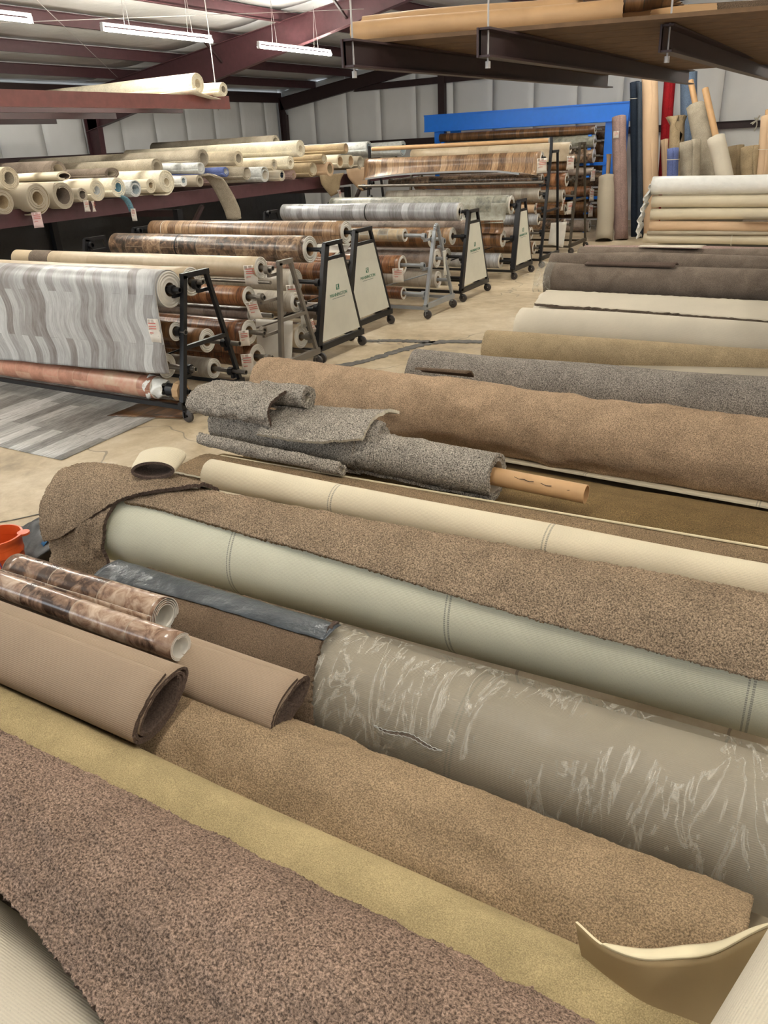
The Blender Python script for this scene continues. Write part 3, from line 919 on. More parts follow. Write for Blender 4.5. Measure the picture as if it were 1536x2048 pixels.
o = lroll(14.85, 1.93, 0.135, ['cream_back', 'core_board'], 'tan roll with open round end, right one of the pair under the knot', turns=2, th=0.016)
G = loft([(-9.40, [(14.75, 1.78), (14.8, 1.62), (15.1, 1.42), (15.3, 1.32)]), (-9.30, [(15.75, 1.80), (15.6, 1.68), (15.5, 1.48), (15.4, 1.34)])], 8, 10)
sheet('hanging_flap', G, 0.01, ['peach_back', 'wheat_pile'], o)
lroll(14.70, 2.18, 0.10, ['wheat_pile', 'peach_back'], 'knotted tan roll lying over the pair with open ends', turns=2.2, lump=0.012)
lroll(15.25, 1.88, 0.14, ['greige_felt', 'pale_back'], 'mauve-grey roll at the far end of the left rack', turns=2.5)
lroll(15.6, 2.16, 0.13, ['clear_wrap', 'greyblue_felt'], 'roll in clear plastic at the far end of the left rack', turns=2.5, lump=0.012)
lroll(17.6, 2.10, 0.15, ['clear_wrap', 'greyblue_felt'], 'fat grey roll in plastic seen beyond the tall black rack', x0=-9.6, turns=3, lump=0.01)
# the second layer further in
lroll(8.4, 2.10, 0.15, ['umber_pile', 'greige_back'], 'dark brown roll lying behind the tagged rolls', x0=-10.4, x1=-14.1)
lroll(8.95, 2.02, 0.12, ['umber_pile', 'greige_back'], 'flattened dark brown roll behind the blue lined roll', x0=-9.9, x1=-13.6, squash=0.7)
lroll(9.9, 2.06, 0.13, ['greige_felt', 'greige_back'], 'long grey-brown roll behind the fattest cream roll', x0=-9.9, x1=-14.0)
lroll(10.9, 2.16, 0.14, ['greige_felt', 'greige_back'], 'long greige roll running under the bright cream ones', x0=-9.8, x1=-14.5)
lroll(11.7, 2.12, 0.13, ['cream_felt', 'greige_back'], 'long pale roll beneath the lower bright cream roll', x0=-9.7, x1=-14.2)
lroll(15.6, 2.36, 0.16, ['greige_felt', 'greige_back'], 'grey-green roll lying on the wall side top of the rack', x0=-11.8, x1=-15.6)
lroll(11.4, 1.79, 0.1, ['mauve_felt', 'greige_back'], 'brown roll in the lower layer behind the blue roll', x0=-10.0, x1=-13.7)

lroll(13.10, 1.785, 0.095, ['greige_felt', 'greige_back'], 'buried grey-brown roll beneath the highest cream roll, lower', x0=-9.9, x1=-14.0)
lroll(13.10, 1.975, 0.085, ['greige_felt', 'greige_back'], 'buried grey-brown roll beneath the highest cream roll, upper', x0=-9.9, x1=-14.0)
lroll(12.22, 1.77, 0.085, ['greige_felt', 'greige_back'], 'buried grey-brown roll beside the plastic tied roll', x0=-9.9, x1=-14.0)
lroll(17.6, 1.815, 0.13, ['greige_felt', 'greige_back'], 'grey-brown roll under the fat plastic covered one at the far end', x0=-9.8, x1=-13.6)
GU = 'pale rolls on the hanging shelf'
lroll(10.95, 3.26, 0.16, ['bright_cream', 'cream_felt'], 'long cream roll on top of the hanging shelf with round end', x0=-9.75, x1=-13.6, turns=4, th=0.02, group=GU)
lroll(11.42, 3.18, 0.115, ['bright_cream', 'greige_felt'], 'shorter cream roll drooping over the end of the hanging shelf', x0=-9.62, x1=-13.0, turns=3, th=0.016, group=GU, dz=-0.06, tail=0.03)
G = loft([(-11.0, [(10.72, 3.12), (10.85, 3.095), (11.2, 3.095)]), (-9.6, [(10.72, 3.16), (10.85, 3.095), (11.3, 3.02)])], 6, 8)
o = sheet('carpet_remnant', G, 0.008, ['bright_cream'])
tag(o, 'cream flap of backing lying under the long roll on the hanging shelf', 'carpet remnant')

# ------------------------------------------------------------------ overhead shelf on the right
rk = empty('overhead_shelf', 'dark steel channel shelf hung by wires at upper right', 'shelf')
for (x, ya, yb) in ((-2.4, 3.8, 8.65), (-1.75, 4.0, 9.25), (-1.05, 4.72, 10.4), (-0.3, 5.0, 10.6)):
    mb = MB(); mb.channel((x, ya, 2.59), (x, yb, 2.62), 0.125, 0.06, 0.01, 1)
    mb.bar((x, ya + 0.005, 2.59), (x, ya + 0.005, 2.715), 0.03, 0.01)
    mb.build('beam', ['maroon_dark'], rk)
    mb = MB(); mb.cyl((x + 0.03, ya + 0.05, 2.56), (x + 0.03, ya + 0.05, zroof(x) - 0.2), 0.005, 8)
    mb.cyl((x + 0.03, ya + 0.05, 2.545), (x + 0.03, ya + 0.05, 2.575), 0.014, 6)
    mb.build('hanging_wire', ['wire'], rk, True)
for k in range(12):
    ya = 4.35 + k * 0.36
    mb = MB()
    sk = 0.30
    z0 = 2.722
    vs = [(-2.55, ya - 0.25, z0), (0.6, ya - 0.25 + 3.15 * sk, z0), (0.6, ya + 0.10 + 3.15 * sk, z0), (-2.55, ya + 0.10, z0)]
    vs += [(a, b_, z0 + 0.02) for a, b_, _ in vs]
    mb.add(vs, [(3, 2, 1, 0), (4, 5, 6, 7), (0, 1, 5, 4), (1, 2, 6, 5), (2, 3, 7, 6), (3, 0, 4, 7)])
    mb.build('deck_board', ['plywood'], rk)
GK = 'kraft wrapped tubes on the overhead shelf'
def ktube(x0, y0, x1, y1, z, r, label, mat='kraft_paper'):
    return roll('paper_roll', label, 'paper roll', GK, (x0, y0, z), (x1, y1, z), r, [mat, mat], 0.004, 0.002, 3, 80, nx=6, lump=0.002)
ktube(-2.68, 4.36, -1.28, 4.80, 2.803, 0.058, 'kraft paper tube on the overhead shelf, lower front one')
ktube(-2.75, 4.60, -1.20, 5.08, 2.860, 0.062, 'kraft paper tube on the overhead shelf, upper one')
ktube(-2.5, 4.82, -0.9, 5.32, 2.80, 0.055, 'kraft paper tube on the overhead shelf, rear one')
roll('paper_roll', 'torn dark brown cardboard roll on the overhead shelf right of the kraft tubes', 'paper roll', None, (-1.52, 4.90, 2.86), (-1.05, 5.06, 2.87), 0.055, ['walnut_vinyl', 'core_board'], 0.006, 0.003, 2, 40, nx=6, lump=0.008, rough_edge=0.02)
roll('paper_roll', 'reddish brown roll lying behind on the overhead shelf at the top right', 'paper roll', None, (-1.05, 5.30, 2.80), (0.3, 5.75, 2.80), 0.055, ['patch_brown', 'core_board'], 0.006, 0.003, 2, 40, nx=6, lump=0.006)

# ------------------------------------------------------------------ rolling display racks
def caster_mesh():
    f = MB()
    f.cyl((0, 0, 0.10), (0, 0, 0.118), 0.032, 14)
    f.bar((0, -0.018, 0.045), (0, -0.018, 0.105), 0.035, 0.006)
    f.bar((-0.0, 0.018, 0.045), (0, 0.018, 0.105), 0.035, 0.006)
    w_ = MB()
    w_.lathe((0.02, -0.015, 0.061), (0.02, 0.015, 0.061), [(0, 0, 0.012), (0, -0.002, 0.05), (0, 0.004, 0.060), (1, -0.004, 0.060), (1, 0.002, 0.05), (1, 0, 0.012)], 20, [0] * 5)
    return f, w_
_cf, _cw = caster_mesh()
CAST = {}
def casters(root, pts, mat):
    for p in pts:
        if mat not in CAST:
            a = _cf.build('caster', [mat], root, True)
            b_ = _cw.build('wheel', ['wheel_rubber'], a, True)
            CAST[mat] = (a.data, b_.data)
            a.location = p
            WORLD[a.name] = Vector(p)
            WORLD[b_.name] = Vector(p)
            KEEP.add(a.data.name); KEEP.add(b_.data.name)
        else:
            a = link('caster', CAST[mat][0], root, p)
            b_ = link('wheel', CAST[mat][1], a, p)
KEEP = set()

def text_mesh(txt, size, origin, name, mat, parent, ext=0.001):
    c = bpy.data.curves.new(name, 'FONT')
    c.body = txt
    c.size = size
    c.align_x = 'CENTER'
    c.extrude = ext
    t = bpy.data.objects.new(name, c)
    COL.objects.link(t)
    bpy.context.view_layer.update()
    me = bpy.data.meshes.new_from_object(t.evaluated_get(bpy.context.evaluated_depsgraph_get()))
    bpy.data.objects.remove(t)
    M_ = Matrix(((0, 0, 1, origin[0]), (1, 0, 0, origin[1]), (0, 1, 0, origin[2]), (0, 0, 0, 1)))
    me.transform(M_)
    me.materials.clear()
    me.materials.append(MATS[mat])
    me.name = name
    return link(name, me, parent)

def rack(label, X0, X1, yf, yr, tf, tr_, zt, mat, panel=None, arms=(), loop=False, wbar=0.045, beams=True, name='display_rack'):
    """A-frame roll rack; ends at X0 (aisle) and X1; base yf..yr, top tf..tr_ at height zt; arms: (y, z) of roll axles"""
    root = empty(name, label, 'rack', 'rolling vinyl racks along the aisle')
    zb = 0.165
    for k, X in enumerate((X0, X1)):
        m_ = MB(); m_.bar((X, yf, zb), (X, tf, zt), wbar, wbar * (1.9 if panel else 1.0)); m_.build('front_post', [mat], root)
        m_ = MB(); m_.bar((X, yr, zb), (X, tr_, zt), wbar * 0.85, wbar * 0.85); m_.build('rear_post', [mat], root)
        if loop:
            m_ = MB()
            cy, rr = (tf + tr_) / 2, abs(tr_ - tf) / 2
            pts = [(X, cy - rr * math.cos(a), zt + rr * math.sin(a) * 1.3) for a in np.linspace(0, math.pi, 10)]
            for a, b_ in zip(pts[:-1], pts[1:]):
                m_.cyl(a, b_, wbar / 2, 10)
            m_.build('top_loop', [mat], root, True)
        else:
            m_ = MB(); m_.bar((X, tf - 0.03, zt), (X, tr_ + 0.03, zt), wbar, wbar); m_.build('top_bar', [mat], root)
            f = 0.86 if panel else 0.45
            m_ = MB(); m_.bar((X, yf + (tf - yf) * f, zb + (zt - zb) * f), (X, yr + (tr_ - yr) * f, zb + (zt - zb) * f), wbar * 0.8, wbar * 0.8)
            m_.build('cross_bar', [mat], root)
        m_ = MB(); m_.bar((X, yf - 0.04, zb), (X, yr + 0.04, zb), wbar, wbar * 1.5); m_.build('base_bar', [mat], root)
        for (ay, az) in arms:
            am = MB()
            g = (az - zb) / (zt - zb)
            fy, ry = yf + (tf - yf) * g, yr + (tr_ - yr) * g
            py = fy if abs(ay - fy) < abs(ay - ry) else ry
            sg = 1 if X == X0 else -1
            am.bar((X - 0.05 * sg, py, az - 0.057), (X - 0.05 * sg, ay, az - 0.057), 0.03, 0.03)
            am.lathe((X - 0.05 * sg - 0.025, ay, az), (X - 0.05 * sg + 0.025, ay, az), [(0, 0, 0.026), (0, 0, 0.042), (1, 0, 0.042), (1, 0, 0.026)], 14, [0] * 3)
            am.bar((X - 0.05 * sg, py, az - 0.057), (X + 0.0 * sg, py, az - 0.05), 0.03, 0.03)
            am.build('roll_bracket', [mat], root)
    if beams:
        for y in (yf, yr):
            m_ = MB(); m_.bar((X0, y, zb - 0.02), (X1, y, zb - 0.02), 0.035, 0.04); m_.build('base_beam', [mat], root)
        ym = (yf + yr) / 2
        m_ = MB(); m_.cyl((X0 - 0.1, (tf + tr_) / 2, zt * 0.5), (X0 - 1.5, ym, 0.17), 0.009, 8); m_.build('brace_rod', [mat], root, True)
        m_ = MB(); m_.cyl((X1 + 0.1, (tf + tr_) / 2, zt * 0.5), (X1 + 1.5, ym, 0.17), 0.009, 8); m_.build('brace_rod', [mat], root, True)
    casters(root, [(X, y, 0) for X in (X0, X1) for y in (yf + 0.02, yr - 0.02)], mat)
    if panel:
        X = X0 + wbar / 2 + 0.001
        f1, f0 = 0.84, 0.045
        g = lambda f, a: (yf + (tf - yf) * f + a) if a > 0 else (yr + (tr_ - yr) * f + a)
        pm = MB()
        ys = [(g(f0, 0.045), zb + (zt - zb) * f0 + 0.02), (g(f0, -0.04), zb + (zt - zb) * f0 + 0.02), (g(f1, -0.03), zb + (zt - zb) * f1), (g(f1, 0.035), zb + (zt - zb) * f1)]
        pm.add([(X - 0.012, a, c) for a, c in ys] + [(X, a, c) for a, c in ys], [(3, 2, 1, 0), (4, 5, 6, 7), (0, 1, 5, 4), (1, 2, 6, 5), (2, 3, 7, 6), (3, 0, 4, 7)])
        pn = pm.build('side_panel', ['panel_white'], root)
        tag(pn, 'off-white side panel with a green square mark and MANNINGTON lettering')
        f = 0.5
        yc = (yf + (tf - yf) * f + yr + (tr_ - yr) * f) / 2
        zc = zb + (zt - zb) * f
        lm = MB()
        s = 0.030
        lm.box(X, X + 0.002, yc - s - 0.01, yc + s - 0.01, zc + 0.04, zc + 0.04 + 2 * s)
        l_ = lm.build('logo_mark', ['logo_green'], pn)
        wm = MB()
        wm.add([(X + 0.0025, yc - 0.02, zc + 0.05), (X + 0.0025, yc + 0.008, zc + 0.05), (X + 0.0025, yc - 0.016, zc + 0.082)], [(0, 1, 2)])
        wm.add([(X + 0.0025, yc - 0.03, zc + 0.062), (X + 0.0025, yc + 0.005, zc + 0.094), (X + 0.0025, yc - 0.03, zc + 0.094)], [(0, 1, 2)])
        wm.build('logo_cutout', ['panel_white'], l_)
        text_mesh('MANNINGTON', 0.052, (X + 0.001, yc, zc - 0.028), 'lettering', 'logo_green', pn)
        um = MB(); um.box(X, X + 0.001, yc - 0.13, yc + 0.13, zc - 0.052, zc - 0.047); um.build('underline', ['ink_grey'], pn)
    return root

GV = 'vinyl rolls on the aisle racks'
# R1: nearest rack with the wavy plank sheet
rack('black roll rack nearest the camera, the wavy grey plank vinyl on it', -5.05, -8.95, 4.90, 5.72, 5.16, 5.44, 1.27, 'black_steel',
     arms=((5.04, 1.17), (5.35, 1.16), (5.05, 0.80), (5.10, 0.45), (4.98, 0.27), (5.62, 0.57), (5.66, 0.28)))
o = vroll('vinyl_roll', 'wavy grey plank vinyl roll with its sheet hanging to knee height, nearest rack', GV, 5.04, 1.17, 0.155, -5.12, -8.85, 'wavy_plank_vinyl', core=0.06, pipe_to=-5.0, pipemat='black_steel')
secs = []
for x, zb_ in ((-8.85, 0.30), (-7.6, 0.375), (-6.4, 0.41), (-5.13, 0.455)):
    rr = 0.166
    pr_ = arc(5.04, 1.17, rr, rr, 40, 178, 10) + [(4.868, 1.0), (4.865, 0.75), (4.866, 0.58), (4.872, zb_)]
    secs.append((x, pr_))
G = loft(secs, 60, 60)
for i in range(60):
    G[i, :, 1] += 0.008 * math.sin(i * 0.55) * np.clip((1.17 - G[i, :, 2]) * 2, 0, 1)
s_ = sheet('hanging_sheet', G, 0.004, ['wavy_plank_vinyl', 'vinyl_edge', 'vinyl_edge'], o)
t_ = price_tag(s_, (-5.20, 4.855, 0.95), 0.115, 0.21, -math.pi / 2 + 0.1, 'tag_paper')
vroll('vinyl_roll', 'cream backed vinyl roll behind the wavy plank roll on the nearest rack', GV, 5.36, 1.185, 0.125, -5.16, -8.85, 'tan_travertine_vinyl', core=0.05, uvshift=0.4)
vroll('vinyl_roll', 'thin black-brown roll half hidden under the hanging wavy sheet', GV, 5.05, 0.80, 0.085, -5.14, -8.85, 'walnut_vinyl')
vroll('vinyl_roll', 'dark stone-pattern roll just below the hem of the wavy sheet', GV, 5.10, 0.45, 0.115, -5.38, -8.85, 'stone_brown_vinyl')
o = vroll('vinyl_roll', 'terracotta tile vinyl roll lowest on the nearest rack, plastic at its end', GV, 4.98, 0.27, 0.105, -5.42, -8.9, 'terracotta_vinyl', pipemat='black_steel')
G = np.zeros((8, 25, 3))
for i in range(8):
    for j in range(25):
        a = 2 * math.pi * j / 24
        rr = 0.112 - 0.006 * i + 0.012 * math.sin(a * 5 + i * 1.3)
        G[i, j] = (-5.50 + i * 0.028, 4.98 + rr * math.cos(a), 0.27 + rr * math.sin(a))
sheet('plastic_wrap', G, 0.002, ['white_wrap'], o)
mb = MB(); mb.lathe((-5.28, 4.98, 0.27), (-5.16, 4.98, 0.27), [(0, 0, 0.03), (0, 0, 0.06), (1, 0, 0.055), (1, 0, 0.02)], 14, [0] * 3)
tag(mb.build('end_bushing', ['black_steel'], o, True), 'black bushing smeared with tape')
mb = MB(); mb.lathe((-5.16, 4.98, 0.27), (-5.10, 4.98, 0.27), [(0, 0, 0.03), (0, 0, 0.095), (1, 0, 0.085), (1, 0, 0.03)], 9, [0] * 3)
tag(mb.build('end_flange', ['core_board'], o), 'rough brown fibre flange')
vroll('vinyl_roll', 'black-brown roll with cream core at the back of the nearest rack, upper', GV, 5.64, 0.57, 0.115, -5.34, -8.85, 'walnut_vinyl', core=0.055, pipe_to=-4.93)
vroll('vinyl_roll', 'cream vinyl roll at the back of the nearest rack, lower', GV, 5.68, 0.28, 0.10, -5.34, -8.85, 'greige_plank_vinyl', core=0.05, pipe_to=-4.93)

# R2: taupe frame
rack('taupe painted roll rack behind the nearest one, many paper tags on it', -5.02, -9.0, 6.36, 7.02, 6.50, 6.68, 1.19, 'taupe_steel',
     arms=((6.36, 1.14), (6.20, 0.90), (6.18, 0.57), (6.2, 0.28), (6.88, 0.72), (6.95, 0.34)))
o = vroll('vinyl_roll', 'long plain tan roll with a dark band near its left end', GV, 6.36, 1.16, 0.105, -5.15, -8.95, 'tan_travertine_vinyl', pipe_to=-5.0)
mb = MB(); mb.lathe((-8.62, 6.36, 1.16), (-8.28, 6.36, 1.16), [(0, 0, 0.100), (0, 0, 0.108), (1, 0, 0.108), (1, 0, 0.1)], 40, [0] * 3)
tag(mb.build('dark_band', ['umber_pile'], o, True), 'dark brown patterned band around the roll')
price_tag(o, (-5.20, 6.25, 1.20), 0.13, 0.19, -1.0)
mb = MB(); mb.cyl((-8.95, 6.30, 1.03), (-5.0, 6.30, 1.03), 0.018, 12)
tag(mb.build('steel_pipe', ['pipe_steel'], None, True), 'thin dark steel pipe just under the long tan roll', 'pipe')
o = vroll('vinyl_roll', 'cherry brown plank roll under the long tan roll, tag on its end', GV, 6.20, 0.90, 0.10, -5.22, -8.9, 'cherry_vinyl', core=0.05)
price_tag(o, (-5.17, 6.16, 0.86), 0.13, 0.18, -0.5, lean=0.25)
vroll('vinyl_roll', 'dull taupe roll in the middle of the taupe rack', GV, 6.30, 0.70, 0.07, -5.30, -8.9, 'taupe_stone_vinyl')
o = vroll('vinyl_roll', 'cherry parquet roll with a sheet hanging, low on the taupe rack', GV, 6.14, 0.555, 0.125, -5.22, -8.9, 'cherry_vinyl', core=0.06, uvshift=0.37)
price_tag(o, (-5.19, 6.02, 0.60), 0.10, 0.16, -0.8)
price_tag(o, (-5.19, 6.02, 0.36), 0.12, 0.21, -0.9)
G = loft([(-7.2, arc(6.14, 0.555, 0.132, 0.132, 120, 182, 5) + [(6.004, 0.40), (6.01, 0.33)]), (-5.22, arc(6.14, 0.555, 0.132, 0.132, 120, 182, 5) + [(6.004, 0.42), (6.0, 0.36)])], 10, 16)
sheet('hanging_sheet', G, 0.004, ['cherry_vinyl', 'vinyl_edge'], o)
vroll('vinyl_roll', 'chestnut tile roll lowest on the taupe rack', GV, 6.22, 0.285, 0.125, -5.22, -8.9, 'cherry_vinyl', core=0.06, uvshift=0.6)
o = vroll('vinyl_roll', 'cream roll end wrapped in plastic on the rear of the taupe rack', GV, 6.90, 0.72, 0.11, -5.15, -8.9, 'greige_plank_vinyl', core=0.05)
price_tag(o, (-5.08, 6.86, 0.74), 0.14, 0.30, 0.2, 'white_wrap', 0.25, False)
price_tag(o, (-5.06, 7.0, 0.52), 0.12, 0.16, 0.1, lean=0.5)
o = vroll('vinyl_roll', 'pale roll with loose sheet hanging at the rear of the taupe rack', GV, 6.93, 0.34, 0.13, -5.15, -8.9, 'tan_travertine_vinyl', core=0.05)
G = loft([(-5.6, [(6.72, 0.55), (6.70, 0.35), (6.68, 0.12)]), (-5.12, [(6.76, 0.55), (6.72, 0.35), (6.66, 0.10)])], 6, 10)
sheet('hanging_sheet', G, 0.004, ['vinyl_edge'], o)

# R3, R4: panelled racks
rack('black rack with white side panel directly behind the taupe rack', -5.05, -8.9, 7.10, 8.02, 7.40, 7.68, 1.26, 'black_steel', True,
     arms=((7.42, 1.19), (7.26, 0.87), (7.2, 0.60), (7.2, 0.34), (7.85, 0.75)))
o = vroll('vinyl_roll', 'big brown stone-pattern vinyl roll with a black strap around its middle', GV, 7.42, 1.20, 0.145, -5.28, -8.35, 'stone_brown_vinyl', core=0.07, strap=[-7.2], pipe_to=-5.08, pipemat='black_steel')
o = vroll('vinyl_roll', 'grey-beige plank roll under the big brown stone roll', GV, 7.28, 0.87, 0.135, -5.42, -8.7, 'greige_plank_vinyl', core=0.05, pipe_to=-5.08, pipemat='black_steel')
price_tag(o, (-5.36, 7.12, 0.86), 0.13, 0.26, -0.9)
o = vroll('vinyl_roll', 'pale tan roll with a black disc at its end, low on the first panelled rack', GV, 7.22, 0.58, 0.10, -5.60, -8.7, 'tan_travertine_vinyl', pipe_to=-5.08, pipemat='black_steel')
mb = MB(); mb.cyl((-5.42, 7.22, 0.58), (-5.40, 7.22, 0.58), 0.075, 20)
mb.build('end_disc', ['black_steel'], o, True)
vroll('vinyl_roll', 'dark brown roll lowest on the first panelled rack', GV, 7.24, 0.29, 0.12, -5.40, -8.7, 'walnut_vinyl', core=0.06, pipe_to=-5.08, pipemat='black_steel')
vroll('vinyl_roll', 'orange-brown roll glimpsed between the two leading panelled racks', GV, 7.86, 0.88, 0.12, -5.30, -8.7, 'cherry_vinyl', core=0.06, pipe_to=-5.08)

rack('black rack with white side panel, second of them along the aisle', -5.32, -9.1, 8.15, 9.22, 8.46, 8.80, 1.28, 'black_steel', True,
     arms=((8.50, 1.25), (8.34, 0.92), (8.3, 0.62), (8.25, 0.32)))
o = vroll('vinyl_roll', 'oak plank vinyl roll right behind the big brown stone roll', GV, 8.50, 1.26, 0.135, -5.48, -8.75, 'oak_vinyl', core=0.06, pipe_to=-5.34, pipemat='black_steel', strap=None)
mb = MB(); mb.lathe((-8.5, 8.5, 1.26), (-8.49, 8.5, 1.26), [(0, 0, 0.138), (1, 0, 0.138)], 30, [0]); mb.build('twine', ['twine'], o, True)
o = vroll('vinyl_roll', 'cherry roll with a cream sheet over it on the second panelled rack', GV, 8.32, 0.93, 0.115, -5.52, -8.75, 'cherry_vinyl', core=0.05, pipe_to=-5.34)
G = loft([(-6.0, [(8.62, 1.10), (8.5, 1.08), (8.38, 1.065), (8.24, 1.02)]), (-5.50, [(8.62, 1.12), (8.5, 1.04), (8.36, 1.06), (8.20, 0.97)])], 5, 10)
sheet('cream_sheet', G, 0.004, ['vinyl_edge'], o)
vroll('vinyl_roll', 'walnut roll in the middle of the second panelled rack', GV, 8.28, 0.62, 0.10, -5.52, -8.75, 'walnut_vinyl', pipe_to=-5.34)
vroll('vinyl_roll', 'taupe roll lowest on the second panelled rack', GV, 8.26, 0.32, 0.11, -5.52, -8.75, 'taupe_stone_vinyl', pipe_to=-5.34)
vroll('vinyl_roll', 'small chestnut roll at the rear of the second panelled rack', GV, 9.05, 0.32, 0.09, -5.62, -8.75, 'cherry_vinyl', pipe_to=-5.34)

# R5: silver rack with a looped top
rack('silver steel roll rack with rounded loop top', -4.98, -8.8, 9.62, 10.48, 9.94, 10.06, 1.12, 'silver_steel', arms=((9.72, 1.08), (9.66, 0.71), (9.66, 0.33), (10.3, 0.95), (10.4, 0.55)), loop=True)
o = vroll('vinyl_roll', 'fieldstone-pattern vinyl roll at the top of the silver rack', GV, 9.72, 1.09, 0.085, -5.32, -8.7, 'fieldstone_vinyl', core=0.05, pipemat='silver_steel')
o = vroll('vinyl_roll', 'glossy copper parquet roll in the middle of the silver rack, tag hanging', GV, 9.66, 0.71, 0.125, -5.34, -8.7, 'cherry_vinyl', core=0.085, pipemat='silver_steel', uvshift=0.2)
price_tag(o, (-5.33, 9.50, 0.69), 0.15, 0.19, -1.0)
o = vroll('vinyl_roll', 'small red-brown roll lowest on the silver rack', GV, 9.66, 0.33, 0.085, -5.34, -6.6, 'cherry_vinyl', core=0.055, pipemat='silver_steel')
mb = MB(); mb.lathe((-6.66, 9.66, 0.33), (-6.6, 9.66, 0.33), [(0, 0, 0.03), (0, 0, 0.11), (1, 0, 0.11), (1, 0, 0.03)], 20, [0] * 3); mb.build('end_flange', ['core_board'], o, True)
vroll('vinyl_roll', 'dark oak roll behind the fieldstone roll', GV, 10.28, 0.98, 0.12, -5.2, -8.7, 'walnut_vinyl', core=0.05, pipemat='silver_steel')
vroll('vinyl_roll', 'taupe stone roll in the middle at the rear of the silver rack', GV, 10.40, 0.70, 0.13, -5.18, -8.7, 'taupe_stone_vinyl', core=0.05, pipemat='silver_steel')
o = vroll('vinyl_roll', 'grey-brown plank roll low at the rear of the silver rack', GV, 10.42, 0.40, 0.12, -5.18, -8.7, 'greige_plank_vinyl', core=0.05, pipemat='silver_steel')
price_tag(o, (-4.93, 10.12, 0.85), 0.10, 0.34, 0.0, 'white_wrap', 0.1, False)

# R6
rack('black rack with white side panel beyond the silver rack', -5.02, -8.8, 10.88, 11.86, 11.16, 11.46, 1.26, 'black_steel', True,
     arms=((11.18, 1.25), (11.05, 0.92), (11.0, 0.62), (11.0, 0.30)))
o = vroll('vinyl_roll', 'shiny silver-grey plank vinyl roll with a black strap', GV, 11.16, 1.26, 0.13, -5.16, -8.40, 'ash_grey_vinyl', core=0.06, strap=[-6.75], pipemat='black_steel')
price_tag(o, (-5.10, 11.05, 1.33), 0.10, 0.16, 0.2, 'white_wrap', 0, False)
o = vroll('vinyl_roll', 'oak-brown plank roll under the silver-grey roll', GV, 11.02, 0.93, 0.125, -5.22, -8.6, 'oak_vinyl', core=0.05, pipemat='black_steel', uvshift=0.5)
vroll('vinyl_roll', 'mottled taupe roll with loose torn end on the third panelled rack', GV, 11.00, 0.64, 0.125, -5.30, -8.6, 'taupe_stone_vinyl', core=0.05, pipemat='black_steel')
vroll('vinyl_roll', 'beige-grey roll lowest on the third panelled rack', GV, 11.00, 0.33, 0.12, -5.30, -8.6, 'greige_plank_vinyl', core=0.05, pipemat='black_steel')
vroll('vinyl_roll', 'dark taupe roll hanging behind the silver-grey roll', GV, 11.62, 0.98, 0.12, -5.2, -8.6, 'taupe_stone_vinyl', core=0.05)

# R7
rack('black rack with white side panel farthest along the aisle', -5.0, -8.8, 12.94, 13.82, 13.14, 13.44, 1.25, 'black_steel', True,
     arms=((13.1, 1.18), (13.0, 0.68), (13.0, 0.30)))
o = vroll('vinyl_roll', 'grey-green slate-pattern roll with its sheet hanging in front', GV, 13.12, 1.19, 0.15, -5.12, -8.72, 'slate_teal_vinyl', core=0.09, pipemat='black_steel')
G = loft([(-8.72, arc(13.12, 1.19, 0.158, 0.158, 60, 180, 8) + [(12.962, 1.0), (12.96, 0.86)]), (-5.16, arc(13.12, 1.19, 0.158, 0.158, 60, 180, 8) + [(12.962, 1.0), (12.95, 0.93)])], 30, 26)
G[:, -6:, 1] -= 0.05 * (np.linspace(0, 1, 6) ** 2) * (1 + 0.3 * np.sin(np.arange(30) * 0.7))[:, None]
sheet('hanging_sheet', G, 0.004, ['slate_teal_vinyl', 'vinyl_edge'], o)
G = loft([(-8.72, [(12.90, 0.95), (12.93, 0.85), (12.90, 0.80)]), (-5.18, [(12.90, 0.97), (12.93, 0.85), (12.86, 0.76)])], 20, 8)
tag(sheet('loose_sheet', G, 0.004, ['walnut_vinyl', 'vinyl_edge'], o), 'brown sheet hanging under the slate-pattern one')
vroll('vinyl_roll', 'bronze wood-grain roll in the middle of the farthest panelled rack', GV, 13.02, 0.66, 0.14, -5.22, -8.6, 'walnut_vinyl', core=0.06, pipemat='black_steel')
vroll('vinyl_roll', 'pale marble-look roll lowest on the farthest panelled rack', GV, 13.00, 0.30, 0.125, -5.25, -8.6, 'ash_grey_vinyl', core=0.06, pipemat='black_steel')

# R8: tall black rack
rk = rack('tall thin black rack with a kraft tube along its top', -4.98, -8.75, 14.28, 15.25, 14.62, 14.98, 1.95, 'black_steel', arms=((14.45, 1.82), (14.6, 1.51), (14.25, 1.47), (14.5, 1.25), (14.45, 1.02), (14.4, 0.62), (14.4, 0.36)))
for X in (-4.98, -8.75):
    mb = MB(); mb.bar((X, 14.62, 1.93), (X, 14.62, 2.19), 0.045, 0.045); mb.build('top_post', ['black_steel'], rk)
o = vroll('paper_roll', 'slim kraft tube lying along the top of the tall black rack', None, 14.62, 2.135, 0.038, -5.03, -8.68, 'kraft_paper', core=0.02, pipe=False, parent_cat='paper roll')
o = vroll('vinyl_roll', 'worn oak plank sheet roll at the top of the tall black rack', GV, 14.45, 1.86, 0.10, -5.08, -8.72, 'oak_vinyl', core=0.05, pipemat='black_steel', uvshift=0.9)
secs = []
for x, k in ((-8.72, 0.22), (-8.2, 0.10), (-6.9, 0.05), (-5.6, 0.08), (-5.1, 0.20)):
    secs.append((x, arc(14.45, 1.86, 0.108, 0.108, 70, 178, 7) + [(14.34, 1.80), (14.32 - 0.02, 1.76 - k * 0.55), (14.24, 1.70 - k * 0.55)]))
G = loft(secs, 40, 20)
sheet('hanging_sheet', G, 0.005, ['oak_vinyl', 'vinyl_edge', 'vinyl_edge'], o)
